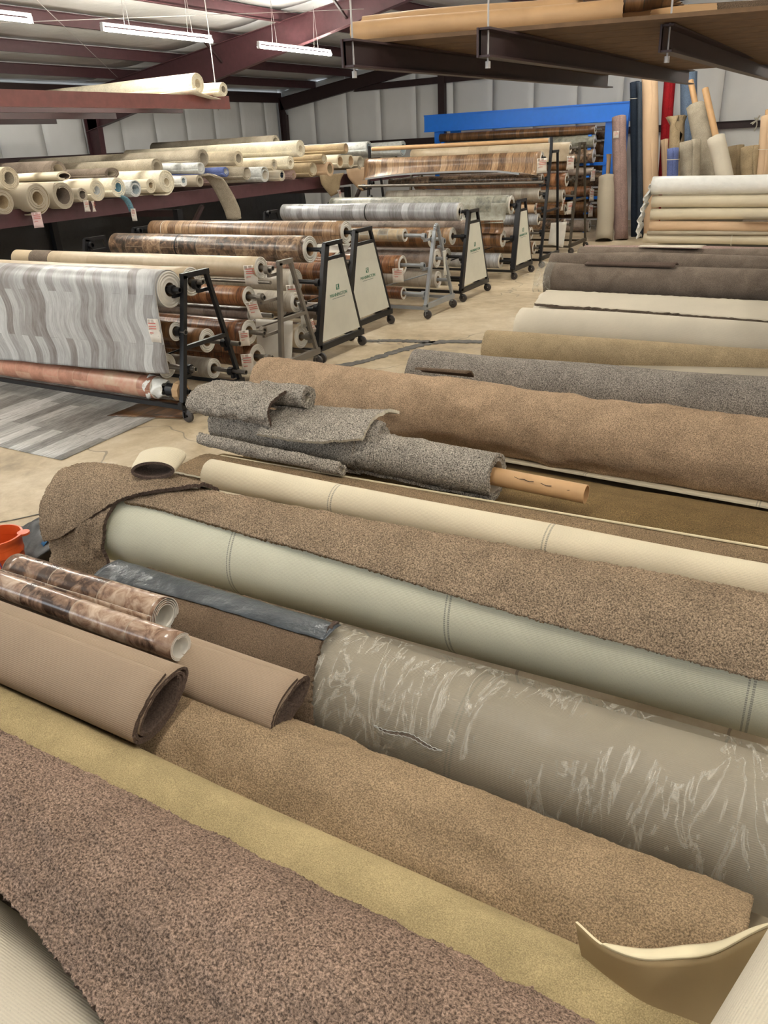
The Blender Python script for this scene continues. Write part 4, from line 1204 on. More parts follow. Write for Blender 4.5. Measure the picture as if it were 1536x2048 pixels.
price_tag(o, (-5.02, 14.28, 1.86), 0.22, 0.24, -0.6, 'tag_paper')
mb = MB()
P = [(-8.6, 14.18, 1.61), (-7.8, 14.16, 1.67), (-6.8, 14.15, 1.69), (-5.9, 14.16, 1.68), (-5.4, 14.18, 1.62)]
P = resample(P, 16)
for a, b_ in zip(P[:-1], P[1:]):
    mb.bar(tuple(a), tuple(b_), 0.05, 0.03)
tag(mb.build('trim_strip', ['ash_grey_vinyl'], None, True), 'long bowed pale grey strip hanging on the tall black rack', 'strip')
vroll('vinyl_roll', 'dark stone roll below the worn oak sheet on the tall black rack', GV, 14.62, 1.51, 0.085, -5.12, -8.3, 'stone_brown_vinyl', core=0.05)
mb = MB(); mb.cyl((-8.8, 14.22, 1.475), (-4.95, 14.22, 1.475), 0.027, 14)
tag(mb.build('steel_pipe', ['pipe_steel'], None, True), 'bare grey steel pipe across the front of the tall black rack', 'pipe')
vroll('vinyl_roll', 'cream-olive roll in the middle of the tall black rack', GV, 14.50, 1.27, 0.10, -5.12, -8.3, 'greige_plank_vinyl', core=0.05)
o = vroll('vinyl_roll', 'pinkish bare core roll on the tall black rack, tag on its end', GV, 14.45, 1.02, 0.07, -5.18, -8.5, 'peach_back', core=0.04)
price_tag(o, (-5.14, 14.40, 1.12), 0.10, 0.2, 0.0)
vroll('vinyl_roll', 'white-grey roll under the pinkish one on the tall black rack', GV, 14.50, 0.83, 0.10, -5.12, -8.5, 'ash_grey_vinyl', core=0.05)
vroll('vinyl_roll', 'tan-brown roll with white end low on the tall black rack', GV, 14.40, 0.60, 0.11, -5.22, -8.5, 'taupe_stone_vinyl', core=0.06)
vroll('vinyl_roll', 'black-brown roll lowest on the tall black rack', GV, 14.40, 0.34, 0.11, -5.15, -8.5, 'walnut_vinyl', core=0.06)

# R9: olive rack
rk = rack('slim olive-brown rack between the tall black rack and the blue one', -5.02, -8.75, 16.15, 17.2, 16.45, 16.75, 2.04, 'olive_steel', arms=((16.35, 1.93), (16.3, 1.75), (16.3, 1.42), (16.3, 1.15), (16.3, 0.9), (16.3, 0.6)))
o = vroll('vinyl_roll', 'pale beige sheet roll hanging from the top of the olive rack', GV, 16.35, 1.97, 0.10, -5.18, -8.7, 'tan_travertine_vinyl', core=0.05, uvshift=0.2)
G = loft([(-8.68, arc(16.35, 1.97, 0.108, 0.108, 60, 182, 8) + [(16.24, 1.88), (16.22, 1.72)]), (-5.17, arc(16.35, 1.97, 0.108, 0.108, 60, 182, 8) + [(16.24, 1.88), (16.20, 1.74)])], 10, 18)
sheet('hanging_sheet', G, 0.004, ['tan_travertine_vinyl', 'vinyl_edge'], o)
price_tag(o, (-5.1, 16.15, 1.83), 0.17, 0.24, -0.7)
vroll('vinyl_roll', 'dark moss roll under the pale beige sheet on the olive rack', GV, 16.38, 1.66, 0.10, -5.2, -8.6, 'walnut_vinyl', uvshift=0.3)
vroll('vinyl_roll', 'bright chestnut roll on the olive rack', GV, 16.3, 1.40, 0.13, -5.2, -8.6, 'cherry_vinyl', core=0.07)
o = vroll('vinyl_roll', 'cream-grey roll with two tags on the olive rack', GV, 16.3, 1.10, 0.12, -5.25, -8.6, 'greige_plank_vinyl', core=0.06)
price_tag(o, (-5.19, 16.15, 1.06), 0.08, 0.22, -0.3, lean=-0.3)
price_tag(o, (-5.08, 16.2, 1.0), 0.14, 0.24, -0.6)
vroll('vinyl_roll', 'black-brown roll below the cream-grey one on the olive rack', GV, 16.3, 0.84, 0.10, -5.2, -8.6, 'walnut_vinyl')
o = vroll('vinyl_roll', 'brown roll with a cream sheet hanging, lowest on the olive rack', GV, 16.3, 0.56, 0.11, -5.2, -8.6, 'stone_brown_vinyl')
G = loft([(-5.45, [(16.18, 0.60), (16.12, 0.4), (16.05, 0.2)]), (-5.12, [(16.18, 0.62), (16.12, 0.4), (16.02, 0.15)])], 4, 8)
sheet('cream_sheet', G, 0.004, ['vinyl_edge'], o)

# ------------------------------------------------------------------ blue pallet rack
rk = empty('pallet_rack', 'bright blue steel pallet rack against the back wall', 'rack')
for y in (20.2, 21.3):
    mb = MB()
    mb.box(-10.35, -5.05, y - 0.03, y + 0.03, 2.43, 2.83)
    mb.box(-10.35, -5.05, y - 0.05, y - 0.03, 2.43, 2.46); mb.box(-10.35, -5.05, y - 0.05, y - 0.03, 2.80, 2.83)
    mb.build('beam', ['blue_paint'], rk)
mb = MB(); mb.box(-5.10, -5.04, 20.23, 21.3, 2.43, 2.83); mb.build('end_beam', ['blue_paint'], rk)
for X in (-9.95, -5.45):
    for y in (20.28, 21.25):
        mb = MB(); mb.box(X - 0.14, X + 0.14, y - 0.05, y + 0.05, 0, 2.45); mb.build('upright', ['blue_paint'], rk)
for z in (0.74, 1.5):
    mb = MB(); mb.box(-9.9, -5.5, 20.2, 20.25, z, z + 0.07); mb.build('cross_beam', ['blue_paint'], rk)
GP = 'rolls in the blue pallet rack'
for z, r_, mt, lb in ((2.28, 0.10, 'walnut_vinyl', 'dark brown sheet roll directly under the blue beam'), (2.03, 0.14, 'slate_teal_vinyl', 'mossy stone-pattern roll second from the top in the blue rack'),
                     (1.72, 0.16, 'stone_brown_vinyl', 'rusty brown stone roll in the upper half of the blue rack'), (1.38, 0.09, 'taupe_stone_vinyl', 'thin taupe roll in the middle of the blue rack'),
                     (0.935, 0.12, 'cherry_vinyl', 'orange-brown roll just above the blue cross beam'), (0.58, 0.12, 'walnut_vinyl', 'dark roll just below the blue cross beam'),
                     (0.145, 0.14, 'taupe_stone_vinyl', 'grey-brown roll lowest in the blue rack')):
    o = vroll('vinyl_roll', lb, GP, 20.0, z, r_, -5.75, -9.8, mt, core=0.05, pipe_to=-5.6)
    for ax in (-5.85, -9.7):
        mb = MB(); mb.box(ax - 0.04, ax + 0.04, 19.9, 20.24, z - r_ - 0.04, z - r_ - 0.002); mb.build('arm', ['blue_paint'], rk)
    if z in (1.38, 0.58, 0.935):
        price_tag(o, (-5.7, 19.85, z + 0.05), 0.12, 0.26, -0.8)

for z, r_, mt, lb in ((2.20, 0.15, 'stone_brown_vinyl', 'first'), (1.86, 0.16, 'walnut_vinyl', 'second'), (1.52, 0.16, 'walnut_vinyl', 'third'), (1.16, 0.16, 'stone_brown_vinyl', 'fourth'), (0.80, 0.16, 'walnut_vinyl', 'fifth'), (0.42, 0.17, 'walnut_vinyl', 'sixth')):  # rear row added as dark backing, so the rack's inside looks shaded
    vroll('vinyl_roll', 'added dark roll shading the inside of the blue rack, rear row, %s from the top' % lb, GP, 20.75, z, r_, -5.62, -9.8, mt, core=0.05, pipe=False)

# ------------------------------------------------------------------ carpet rolls piled on the right
GC = 'carpet rolls piled on the floor at right'
def croll(label, y, z, r, x0, x1, mats, yr=None, zr=None, rr=None, **kw):
    kw.setdefault('turns', 2.3)
    kw.setdefault('th', 0.016)
    kw.setdefault('gap', 0.004)
    kw.setdefault('nx', 30)
    kw.setdefault('nseg', 44)
    kw.setdefault('a0', -60)
    kw.setdefault('lump', 0.006)
    g = kw.pop('group', GC)
    return roll('carpet_roll', label, 'carpet roll', g, (x0, y, z), (x1, yr or y, zr or z), (r, rr or r), mats, **kw)

# --- foreground bed, front to back
croll('grey backed carpet roll at the bottom left corner', 0.47, 0.42, 0.20, -3.3, 0.2, ['pale_back', 'mauve_shag'], rr=0.2)
croll('khaki carpet roll lowest in the bottom left corner', 0.17, 0.22, 0.18, -3.2, 0.2, ['khaki_pile', 'umber_dark'], nx=10)
croll('floor level brown roll carrying the mauve shag', 0.78, 0.20, 0.195, -3.4, 0.1, ['umber_pile', 'pale_back'], nx=8)
secs = []
for x, ye in ((-3.45, 0.62), (-2.4, 0.62), (-1.75, 0.64), (-1.5, 0.60), (-1.25, 0.555), (-0.95, 0.49), (-0.5, 0.40), (0.12, 0.30)):
    dz = -0.012 if x > -1.2 else 0
    full = [(1.03, 0.50 + dz), (1.01, 0.60), (0.93, 0.70), (0.80, 0.745), (0.68, 0.725), (0.58, 0.675), (0.47, 0.645), (0.34, 0.61), (0.24, 0.55)]
    F = resample(full, 200)
    keep = F[F[:, 0] >= ye]
    secs.append((x, [tuple(p) for p in keep[::12]] + [tuple(keep[-1])]))
G = loft(secs, 620, 150)
o = sheet('carpet_roll', G, 0.022, ['mauve_shag', 'pale_back', 'umber_dark'], fuzz=0.0022, lump=0.004, rough_edge=0.002)
tag(o, 'mauve-brown shag carpet filling the bottom of the photo', 'carpet', GC)

croll('smooth khaki-gold carpet roll between the mauve shag and the beige roll', 1.135, 0.36, 0.175, -3.5, 0.06, ['khaki_pile', 'pale_back'], yr=1.115, nx=60, lump=0.005)
o = croll('beige cut pile roll running to the lower right', 1.51, 0.25, 0.245, -3.55, 0.07, ['beige_pile', 'pale_back'], yr=1.46, turns=1.12, nx=340, nseg=150, fuzz=0.0016, rough_edge=0.002)
o = croll('grey backed roll wrapped in clear plastic with a torn slit', 2.02, 0.255, 0.25, -2.62, 0.16, ['grey_back', 'umber_dark'], yr=2.03, a0=-80)
def wrapped(x):
    return arc(2.02, 0.255, 0.262, 0.262, 15, 222, 20)
G = loft([(-1.56, wrapped(0)), (-1.0, wrapped(0)), (-0.4, wrapped(0)), (0.24, arc(2.03, 0.25, 0.27, 0.27, 15, 222, 20))], 90, 50)
G += (smooth_noise(90, 50, 26, 5, 0.0035))[..., None] * np.array([0, -0.7, 0.7])
sheet('plastic_wrap', G, 0.0006, ['film'], o)
# torn slit: a ragged dark slot, its lower lip of plastic turned out
n_ = 30
def ontear(x, a_, rr):
    return (x, 2.02 + rr * math.cos(R(a_)), 0.255 + rr * math.sin(R(a_)))
top, bot = [], []
for i in range(n_):
    t = i / (n_ - 1)
    wd = 1.3 * math.sin(math.pi * t) ** 0.6 + 0.35 * random.random()
    mid = 151 + 1.5 * math.sin(t * 9)
    top.append(ontear(-1.17 + 0.27 * t, mid - wd, 0.2685))
    bot.append(ontear(-1.17 + 0.27 * t, mid + wd, 0.2685))
mb = MB()
mb.add(top + bot, [(i, i + 1, n_ + i + 1, n_ + i) for i in range(n_ - 1)])
mb.build('torn_slit', ['umber_pile'], o)
Gt = np.zeros((n_, 12, 3))
for i in range(n_):
    t = i / (n_ - 1)
    for j in range(12):
        v = j / 11
        a_ = 152.3 + 1.5 * math.sin(t * 9) + v * (4 + 22 * math.sin(math.pi * t * 0.9 + 0.3) ** 2)
        rr = 0.2665 + 0.010 * math.sin(math.pi * t) * (1 - v) ** 2 + 0.0035 * math.sin(i * 1.1 + j * 1.9) * (1 - v)
        Gt[i, j] = ontear(-1.17 + 0.27 * t + 0.03 * v * (1 - t), a_, rr)
sheet('torn_lip', Gt, 0.0008, ['film'], o)
for sg in (-1, 1):
    mb = MB()
    for i in range(n_ - 1):
        p_, q_ = [ontear(-1.17 + 0.27 * k / (n_ - 1), 151 + 1.5 * math.sin(9 * k / (n_ - 1)) + sg * (1.5 * math.sin(math.pi * k / (n_ - 1)) ** 0.6 + 0.4 * math.sin(k * 2.7)), 0.2695) for k in (i, i + 1)]
        mb.bar(p_, q_, 0.0018, 0.0022)
    mb.build('torn_edge', ['clear_wrap'], o)

# brown piece draped over the left part of the wrapped roll
pr_ = arc(2.02, 0.255, 0.275, 0.275, 70, 190, 14)
G = loft([(-2.58, pr_), (-2.2, pr_), (-1.60, pr_), (-1.50, arc(2.02, 0.255, 0.277, 0.277, 75, 182, 14))], 120, 50)
G[-1, :, 0] += np.linspace(-0.03, 0.10, 50)
o = sheet('carpet_remnant', G, 0.014, ['patch_brown', 'umber_dark'], fuzz=0.0012, rough_edge=0.003)
tag(o, 'dark brown carpet piece draped over the wrapped roll, ending in a cut edge', 'carpet remnant')
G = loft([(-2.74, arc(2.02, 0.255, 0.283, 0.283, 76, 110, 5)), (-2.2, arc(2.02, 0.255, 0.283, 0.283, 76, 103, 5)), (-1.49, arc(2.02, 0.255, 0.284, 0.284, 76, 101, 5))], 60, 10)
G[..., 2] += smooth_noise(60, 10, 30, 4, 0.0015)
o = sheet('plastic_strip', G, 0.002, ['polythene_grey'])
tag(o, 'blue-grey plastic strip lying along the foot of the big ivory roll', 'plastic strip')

# --- A: the big ivory backed roll with its brown pile flap and the rolled back tube
cl, cm, crr = (2.50, 0.462, 0.225), (2.545, 0.47, 0.236), (2.585, 0.485, 0.250)
A_ = roll('carpet_roll', 'big ivory backed carpet roll across the middle, brown shag flap on top', 'carpet roll', GC, (-3.20, cl[0], cl[1]), (0.28, crr[0], crr[1]), (cl[2], crr[2]),
          ['ivory_back', 'brown_shag'], 0.018, 0.004, 2.6, 100, nx=50, nseg=60, lump=0.004, wob=0.0015)
secs = []
XS = [(-2.96, 124), (-2.7, 124), (-2.2, 131), (-1.6, 138), (-0.9, 148), (-0.3, 153), (0.26, 156)]
for x, af in XS:
    t = (x + 3.2) / 3.48
    cy, cz, rr = cl[0] + (crr[0] - cl[0]) * t, cl[1] + (crr[1] - cl[1]) * t, cl[2] + (crr[2] - cl[2]) * t + 0.022
    tcy, tcz, trr = cy + 0.425, cz + 0.125, 0.105
    tubep = arc(tcy, tcz, trr - 0.035, trr - 0.035, 200, 90, 7) + arc(tcy, tcz, trr - 0.012, trr - 0.012, 60, -150, 12)
    tubep = arc(tcy, tcz, trr - 0.03, trr - 0.03, -40, -200, 5) + arc(tcy, tcz, trr, trr, 130, -100, 14)
    base = [(tcy - 0.07, tcz - 0.115), (cy + 0.20, cz + rr * 0.62)]
    secs.append((x, tubep[:0] + [(cy + 0.30, cz + rr * 0.30), (cy + 0.2, cz + rr * 0.64)] + arc(cy, cz, rr, rr, 72, af, 9)))
G = loft(secs, 620, 74)
fl = sheet('carpet_flap', G, 0.02, ['brown_shag', 'ivory_back', 'brown_pile'], A_, fuzz=0.0024, lump=0.003, rough_edge=0.0022)
tag(fl, 'brown shag flap lying along the top of the roll')
T_ = roll('carpet_roll', 'slim ivory backed tube lying just behind the big ivory roll', 'carpet roll', GC, (-2.92, 2.955, 0.585), (0.28, 2.98, 0.59), (0.105, 0.10),
          ['ivory_back_tube', 'brown_shag'], 0.014, 0.004, 2.2, 200, nx=60, nseg=44, lump=0.003, wob=0.003)
PH = (190, 180, 152, 128, 108, 86)
# draped end of A, hanging to the floor
def dr(cy, cz, r_, k, zl, y1):
    return [(cy + r_ + 0.03, cz - 0.05)] + arc(cy, cz, r_ + k, r_ + k, 25, 165, 9) + [(cy - r_ - k - 0.01, cz - 0.08), (cy - r_ - k - y1, zl)]
G = loft([(-3.47, dr(2.50, 0.42, 0.21, 0.02, 0.09, 0.03)), (-3.38, dr(2.50, 0.44, 0.215, 0.03, 0.08, 0.03)), (-3.22, dr(2.50, 0.46, 0.222, 0.035, 0.10, 0.03)), (-3.05, dr(2.50, 0.462, 0.225, 0.032, 0.16, 0.01))], 100, 130)
G[:40, :, 0] -= np.linspace(0.07, 0, 40)[:, None] * np.interp(np.linspace(0, 1, 130), [0, 0.45, 1], [0, 0.15, 1])[None, :]
G[-30:, :, 0] += np.linspace(0, 1, 30)[:, None] * np.interp(np.linspace(0, 1, 130), [0, 0.5, 0.75, 1], [0.2, 0.05, 0.0, 0.05])[None, :]
o = sheet('carpet_remnant', G, 0.02, ['brown_shag', 'ivory_back', 'umber_dark'], fuzz=0.0020, lump=0.006, rough_edge=0.002)
tag(o, 'brown shag carpet end hanging over the left tip of the big ivory roll', 'carpet remnant')
G = loft([(-3.52, arc(2.51, 0.43, 0.275, 0.29, 35, PH[0], 8)), (-3.34, arc(2.51, 0.45, 0.278, 0.292, 35, PH[1], 8)), (-3.12, arc(2.51, 0.457, 0.277, 0.293, 35, PH[2], 8)), (-2.96, arc(2.51, 0.46, 0.272, 0.293, 38, PH[3], 8)), (-2.80, arc(2.51, 0.46, 0.268, 0.291, 40, PH[4], 8)), (-2.64, arc(2.52, 0.46, 0.262, 0.288, 40, PH[5], 8))], 150, 90)
o = sheet('carpet_remnant', G, 0.018, ['brown_shag', 'ivory_back', 'umber_dark'], fuzz=0.0020, lump=0.004, rough_edge=0.002)
tag(o, 'brown shag layer with a slanting dark cut edge on top of the hanging end', 'carpet remnant')
# folded loop sitting on the join
G = np.zeros((16, 46, 3))
wv_, av_ = np.array([0.86, 0.5, 0]), np.array([-0.5, 0.86, 0.05])
for i in range(16):
    t = i / 15
    for j in range(46):
        s_ = j / 45 * 1.15
        a = R(-60) + s_ * 2 * math.pi
        kk = 1 - 0.14 * max(0, s_ - 0.15)
        G[i, j] = np.array([-2.87, 2.50, 0.80]) + av_ * (0.19 * t) + wv_ * (0.118 * kk * (1 + 0.12 * t) * math.cos(a)) + np.array([0, 0, 0.055 * kk * math.sin(a)])
o = sheet('carpet_remnant', G[:, ::-1], 0.014, ['ivory_back_tube', 'umber_dark', 'umber_dark'], lump=0.002)
tag(o, 'small folded ivory loop with dark open end beside the slim tube', 'carpet remnant')
G = loft([(-3.46, arc(2.51, 0.445, 0.292, 0.298, 30, 58, 5)), (-3.22, arc(2.51, 0.445, 0.292, 0.298, 24, 50, 5))], 4, 5)
tag(sheet('paper_scrap', G, 0.001, ['tag_paper']), 'white paper scrap lying behind the hanging carpet end', 'paper')

# support and brown/olive rolls behind
croll('brown pile carpet roll behind the slim ivory tube', 3.30, 0.215, 0.205, -3.62, 0.5, ['brown_pile', 'ivory_back'], yr=3.32, a0=50)
G = loft([(-3.5, [(3.56, 0.415), (3.50, 0.43), (3.38, 0.437), (3.20, 0.43)]), (-1.5, [(3.58, 0.43), (3.50, 0.443), (3.38, 0.443), (3.22, 0.435)]), (0.5, [(3.62, 0.44), (3.54, 0.452), (3.40, 0.452), (3.24, 0.445)])], 200, 24)
o = sheet('carpet_remnant', G, 0.012, ['brown_pile', 'ivory_back', 'cream_back'], rough_edge=0.002, fuzz=0.001)
tag(o, 'brown carpet sheet with a thin ivory edge beside the olive carpet', 'carpet remnant')
G = loft([(-3.4, [(3.585, 0.408), (3.575, 0.416), (3.555, 0.422)]), (-1.5, [(3.608, 0.425), (3.595, 0.436), (3.575, 0.440)]), (0.5, [(3.648, 0.435), (3.635, 0.448), (3.612, 0.452)])], 40, 5)
sheet('ivory_edge', G, 0.006, ['cream_paper'], o)
croll('brown roll on the floor directly under the grey shag heap', 3.76, 0.17, 0.165, -3.62, 0.5, ['olive_pile', 'pale_back'], nx=12)
croll('brown roll on the floor under the middle of the olive carpet', 4.14, 0.15, 0.14, -3.62, 0.5, ['olive_pile', 'pale_back'], nx=12)
croll('low brown roll on the floor in front of the big tan roll', 4.48, 0.095, 0.09, -3.7, 0.5, ['olive_pile', 'pale_back'], nx=12)
G = loft([(-3.3, [(4.98, 0.04), (4.84, 0.09), (4.55, 0.20), (4.20, 0.31), (3.85, 0.350), (3.60, 0.345)]), (-1.2, [(4.94, 0.04), (4.80, 0.10), (4.55, 0.21), (4.20, 0.32), (3.85, 0.355), (3.60, 0.35)]),
          (0.5, [(4.72, 0.05), (4.66, 0.12), (4.45, 0.25), (4.20, 0.32), (3.88, 0.36), (3.64, 0.36)])], 120, 60)
o = sheet('carpet_remnant', G, 0.014, ['olive_pile', 'pale_back'], lump=0.005)
tag(o, 'olive-brown carpet lying spread out between the heap and the big tan roll', 'carpet remnant')

# --- grey shag remnants lying on top
GR = 'grey shag remnants heaped on the rolls'
def rem(label, p0, p1, r_, **kw):
    kw.setdefault('fuzz', 0.0022)
    return roll('carpet_remnant', label, 'carpet remnant', GR, p0, p1, r_, ['grey_shag', 'pale_back'], 0.018, 0.004, kw.pop('turns', 1.9), kw.pop('a0', 240), nx=kw.pop('nx', 170), nseg=kw.pop('nseg', 90), lump=0.004, rough_edge=0.002, **kw)
o = rem('grey shag roll on a long kraft core tube pointing right', (-2.55, 3.80, 0.515), (-1.52, 3.76, 0.505), 0.140, core=(0.052, 0.0, 0.52))
for k in range(3):
    mb = MB()
    a = [(-1.40 + k * 0.10 + 0.03 * i, 3.755 - 0.034 - 0.006 * i, 0.50 + 0.038 + 0.003 * (-1) ** i - 0.007 * k) for i in range(5)]
    for p, q in zip(a[:-1], a[1:]):
        mb.bar(p, q, 0.004, 0.003)
    mb.build('paper_tear', ['umber_dark'], o)
rem('dark grey shag roll at the bottom left of the heap', (-3.60, 3.83, 0.525), (-2.42, 3.80, 0.53), 0.160, turns=2.2)
rem('thin curled grey shag strip along the front of the heap', (-3.62, 3.63, 0.480), (-2.42, 3.55, 0.49), 0.050, turns=1.2, nseg=60, a0=100)
G = loft([(-3.08, [(4.0, 0.68), (3.86, 0.708), (3.68, 0.685), (3.57, 0.61)]), (-2.65, [(4.05, 0.685), (3.88, 0.715), (3.70, 0.70), (3.57, 0.62)]), (-2.33, [(4.10, 0.69), (3.94, 0.745), (3.76, 0.735), (3.64, 0.66)])], 150, 90)
o = sheet('carpet_remnant', G, 0.018, ['grey_shag', 'pale_back', 'pale_back'], fuzz=0.0022, lump=0.004, rough_edge=0.002)
tag(o, 'flat grey shag piece with lifted pale edge on the middle of the heap', 'carpet remnant', GR)
rem('coiled grey shag end showing its spiral, middle of the heap', (-2.54, 3.80, 0.60), (-2.28, 3.80, 0.60), 0.105, turns=3, nx=50, nseg=70, a0=60)
G = loft([(-3.68, arc(3.80, 0.715, 0.20, 0.10, 10, 215, 9)), (-3.30, arc(3.79, 0.73, 0.205, 0.115, 10, 218, 9)), (-2.98, arc(3.77, 0.725, 0.195, 0.115, 10, 212, 9))], 120, 110)
o = sheet('carpet_remnant', G, 0.020, ['grey_shag', 'pale_back', 'umber_dark'], fuzz=0.0024, lump=0.006, rough_edge=0.002)
tag(o, 'folded grey shag piece topmost on the left of the heap', 'carpet remnant', GR)
rem('small rolled grey shag end topmost beside the folded piece', (-3.22, 3.86, 0.785), (-2.86, 3.86, 0.785), 0.088, turns=2.4, nx=60, nseg=64)

# --- the big rolls behind
o = croll('big tan shag carpet roll reaching from the aisle to the right edge', 5.38, 0.28, 0.27, -4.45, 0.6, ['tan_shag', 'ivory_back'], yr=5.07, zr=0.29, rr=0.285, turns=1.25, nx=360, nseg=130, fuzz=0.002, lump=0.008, a0=-100, wob=0.008)
G = loft([(-2.2, [(5.16, 0.05), (5.10, 0.06), (5.03, 0.07)]), (0.6, [(5.00, 0.08), (4.86, 0.12), (4.74, 0.14)])], 20, 8)
sheet('loose_edge', G, 0.014, ['ivory_back_tube', 'tan_shag'], o)
croll('grey-brown speckled carpet roll behind the big tan shag roll', 6.12, 0.26, 0.255, -3.30, 0.6, ['greybrown_pile', 'pale_back'], yr=6.32, rr=0.27, nx=60, lump=0.008)
G = loft([(-2.95, [(5.62, 0.50), (5.56, 0.545), (5.48, 0.56)]), (-2.48, [(5.62, 0.50), (5.56, 0.56), (5.46, 0.575)])], 10, 6)
tag(sheet('carpet_remnant', G, 0.014, ['patch_brown', 'umber_dark']), 'short dark brown edge showing behind the top of the tan shag roll', 'carpet remnant')
croll('wheat coloured carpet roll behind the grey-brown speckled one', 7.45, 0.22, 0.20, -3.15, 0.6, ['wheat_pile', 'greige_back'], yr=7.78, nx=40, lump=0.01)
G = loft([(-1.75, [(7.42, 0.22), (7.30, 0.20), (7.15, 0.19)]), (-0.6, [(7.50, 0.27), (7.22, 0.25), (6.86, 0.27)]), (0.6, [(7.55, 0.30), (7.1, 0.29), (6.66, 0.36)])], 30, 14)
o = sheet('carpet_remnant', G, 0.012, ['greige_back', 'greybrown_pile'], lump=0.004)
tag(o, 'greige backed flap bridging the wheat roll and the speckled roll', 'carpet remnant')
o = croll('pale backed carpet roll in front of the dark brown ones', 8.38, 0.26, 0.24, -3.12, 0.6, ['pale_back', 'wheat_pile'], yr=8.20, nx=40, a0=70)
G = loft([(-3.10, [(9.20, 0.55), (8.95, 0.535), (8.72, 0.475)]), (-1.2, [(9.2, 0.54), (8.9, 0.52), (8.62, 0.465)]), (0.6, [(9.2, 0.52), (8.85, 0.49), (8.45, 0.45)])], 120, 14)
tag(sheet('carpet_remnant', G, 0.032, ['pale_back', 'umber_pile', 'umber_pile'], rough_edge=0.008), 'pale sheet edge tucked under the front of the dark brown roll', 'carpet remnant')
croll('floor level pale roll under the pale sheet edge', 8.95, 0.22, 0.215, -3.15, 0.6, ['pale_back', 'umber_pile'], nx=10)
o = croll('dark umber carpet roll with a flap of backing on top, largest dark one', 9.55, 0.60, 0.215, -3.22, 0.6, ['umber_pile', 'white_wrap'], yr=9.50, zr=0.60, nx=60, lump=0.008)
G = loft([(-2.75, [(9.66, 0.815), (9.56, 0.832), (9.46, 0.820)]), (-1.72, [(9.70, 0.815), (9.56, 0.850), (9.44, 0.825)])], 20, 8)
sheet('fold', G, 0.016, ['umber_dark'], o)
G = np.zeros((14, 20, 3))
for i in range(14):
    for j in range(20):
        a = R(90 + 120 * j / 19)
        rr = 0.222 + 0.006 * math.sin(i * 1.1 + j * 0.7)
        G[i, j] = (-3.30 + 0.014 * i - 0.05 * (j / 19) * (1 - i / 13), 9.55 + rr * math.cos(a), 0.60 + rr * math.sin(a))
sheet('plastic_wrap', G, 0.001, ['film'], o)
croll('floor level roll under the largest dark umber roll', 9.75, 0.19, 0.185, -3.3, 0.6, ['pale_back', 'umber_pile'], nx=10)
croll('second dark umber roll, behind the largest dark one', 10.27, 0.68, 0.17, -3.42, 0.6, ['umber_pile', 'pale_back'], yr=10.35, nx=30, lump=0.01)
croll('dusty umber roll behind the second dark one', 11.1, 0.68, 0.16, -3.3, 0.6, ['umber_pile', 'pale_back'], yr=11.3, nx=30, lump=0.008, squash=0.8)
o = croll('flattened umber roll with thin pale sheets lying on it', 12.0, 0.60, 0.16, -3.5, 0.6, ['mauve_felt', 'pale_back'], nx=30, squash=0.75)
G = loft([(-2.5, [(11.4, 0.80), (11.2, 0.826), (11.05, 0.826)]), (-1.7, [(11.45, 0.80), (11.25, 0.832), (11.0, 0.83)])], 10, 8)
sheet('pale_sheet', G, 0.006, ['pale_back'], o)
for y, z, rr in ((10.5, 0.25, 0.24), (11.1, 0.26, 0.24), (12.0, 0.22, 0.22)):
    croll('umber roll lying at floor level under the %s dark roll' % {10.5: 'second', 11.1: 'dusty', 12.0: 'flattened'}[y], y, z, rr, -3.3, 0.6, ['umber_pile', 'pale_back'], nx=8)
GS = 'pale rolls stacked before the standing rolls'
for z, r_, x0, mats, lb in ((1.30, 0.165, -3.35, ['white_wrap', 'white_wrap'], 'white plastic wrapped roll on top of the pale stack'),
                           (1.035, 0.112, -3.33, ['cream_back', 'cream_felt'], 'cream roll directly under the white wrapped one'),
                           (0.818, 0.105, -3.33, ['cream_back', 'cream_felt'], 'cream roll third from the top of the pale stack'),
                           (0.612, 0.100, -3.33, ['peach_back', 'olive_pile'], 'peach coloured roll in the pale stack'),
                           (0.40, 0.098, -3.42, ['cream_back', 'cream_felt'], 'cream roll with a twine loop low in the pale stack')):
    o = croll(lb, 15.5, z, r_, x0, 0.7, mats, nx=24, nseg=30, group=GS, a0=-20, lump=0.006)
    if z > 1.2:
        Gp = np.zeros((8, 40, 3))
        for i in range(8):
            for j in range(40):
                u_ = j / 39
                Gp[i, j] = (-3.34 - 0.05 * math.sin(u_ * 3.0) - 0.16 * u_ - 0.035 * math.sin(u_ * 31 + i * 0.8), 15.30 + i * 0.045 + 0.03 * math.sin(u_ * 17 + i), 1.34 - 0.92 * u_ + 0.012 * math.sin(i * 1.9 + j * 2.2))
        sheet('plastic_ruffle', Gp, 0.002, ['white_wrap'], o)
    if abs(z - 0.40) < 0.01:
        mb = MB(); mb.lathe((-1.9, 15.5, z), (-1.885, 15.5, z), [(0, 0, r_ * 1.08), (1, 0, r_ * 1.08)], 30, [0]); mb.build('twine', ['twine'], o, True)
croll('greige roll squeezed in under the peach one', 15.42, 0.505, 0.045, -3.35, 0.7, ['greige_back', 'olive_pile'], nx=10, nseg=24, group=GS)
for z, lb in ((0.2, 'lowest'), (0.59, 'middle'), (0.98, 'upper')):
    croll('%s roll of the row behind the pale stack' % lb, 15.86, z, 0.19, -3.2, 0.7, ['cream_back', 'cream_felt'], nx=8, nseg=24, group=GS)
croll('hidden bottom roll carrying the pale stack', 15.5, 0.145, 0.14, -3.4, 0.7, ['cream_back', 'cream_felt'], nx=8, nseg=24, group=GS)
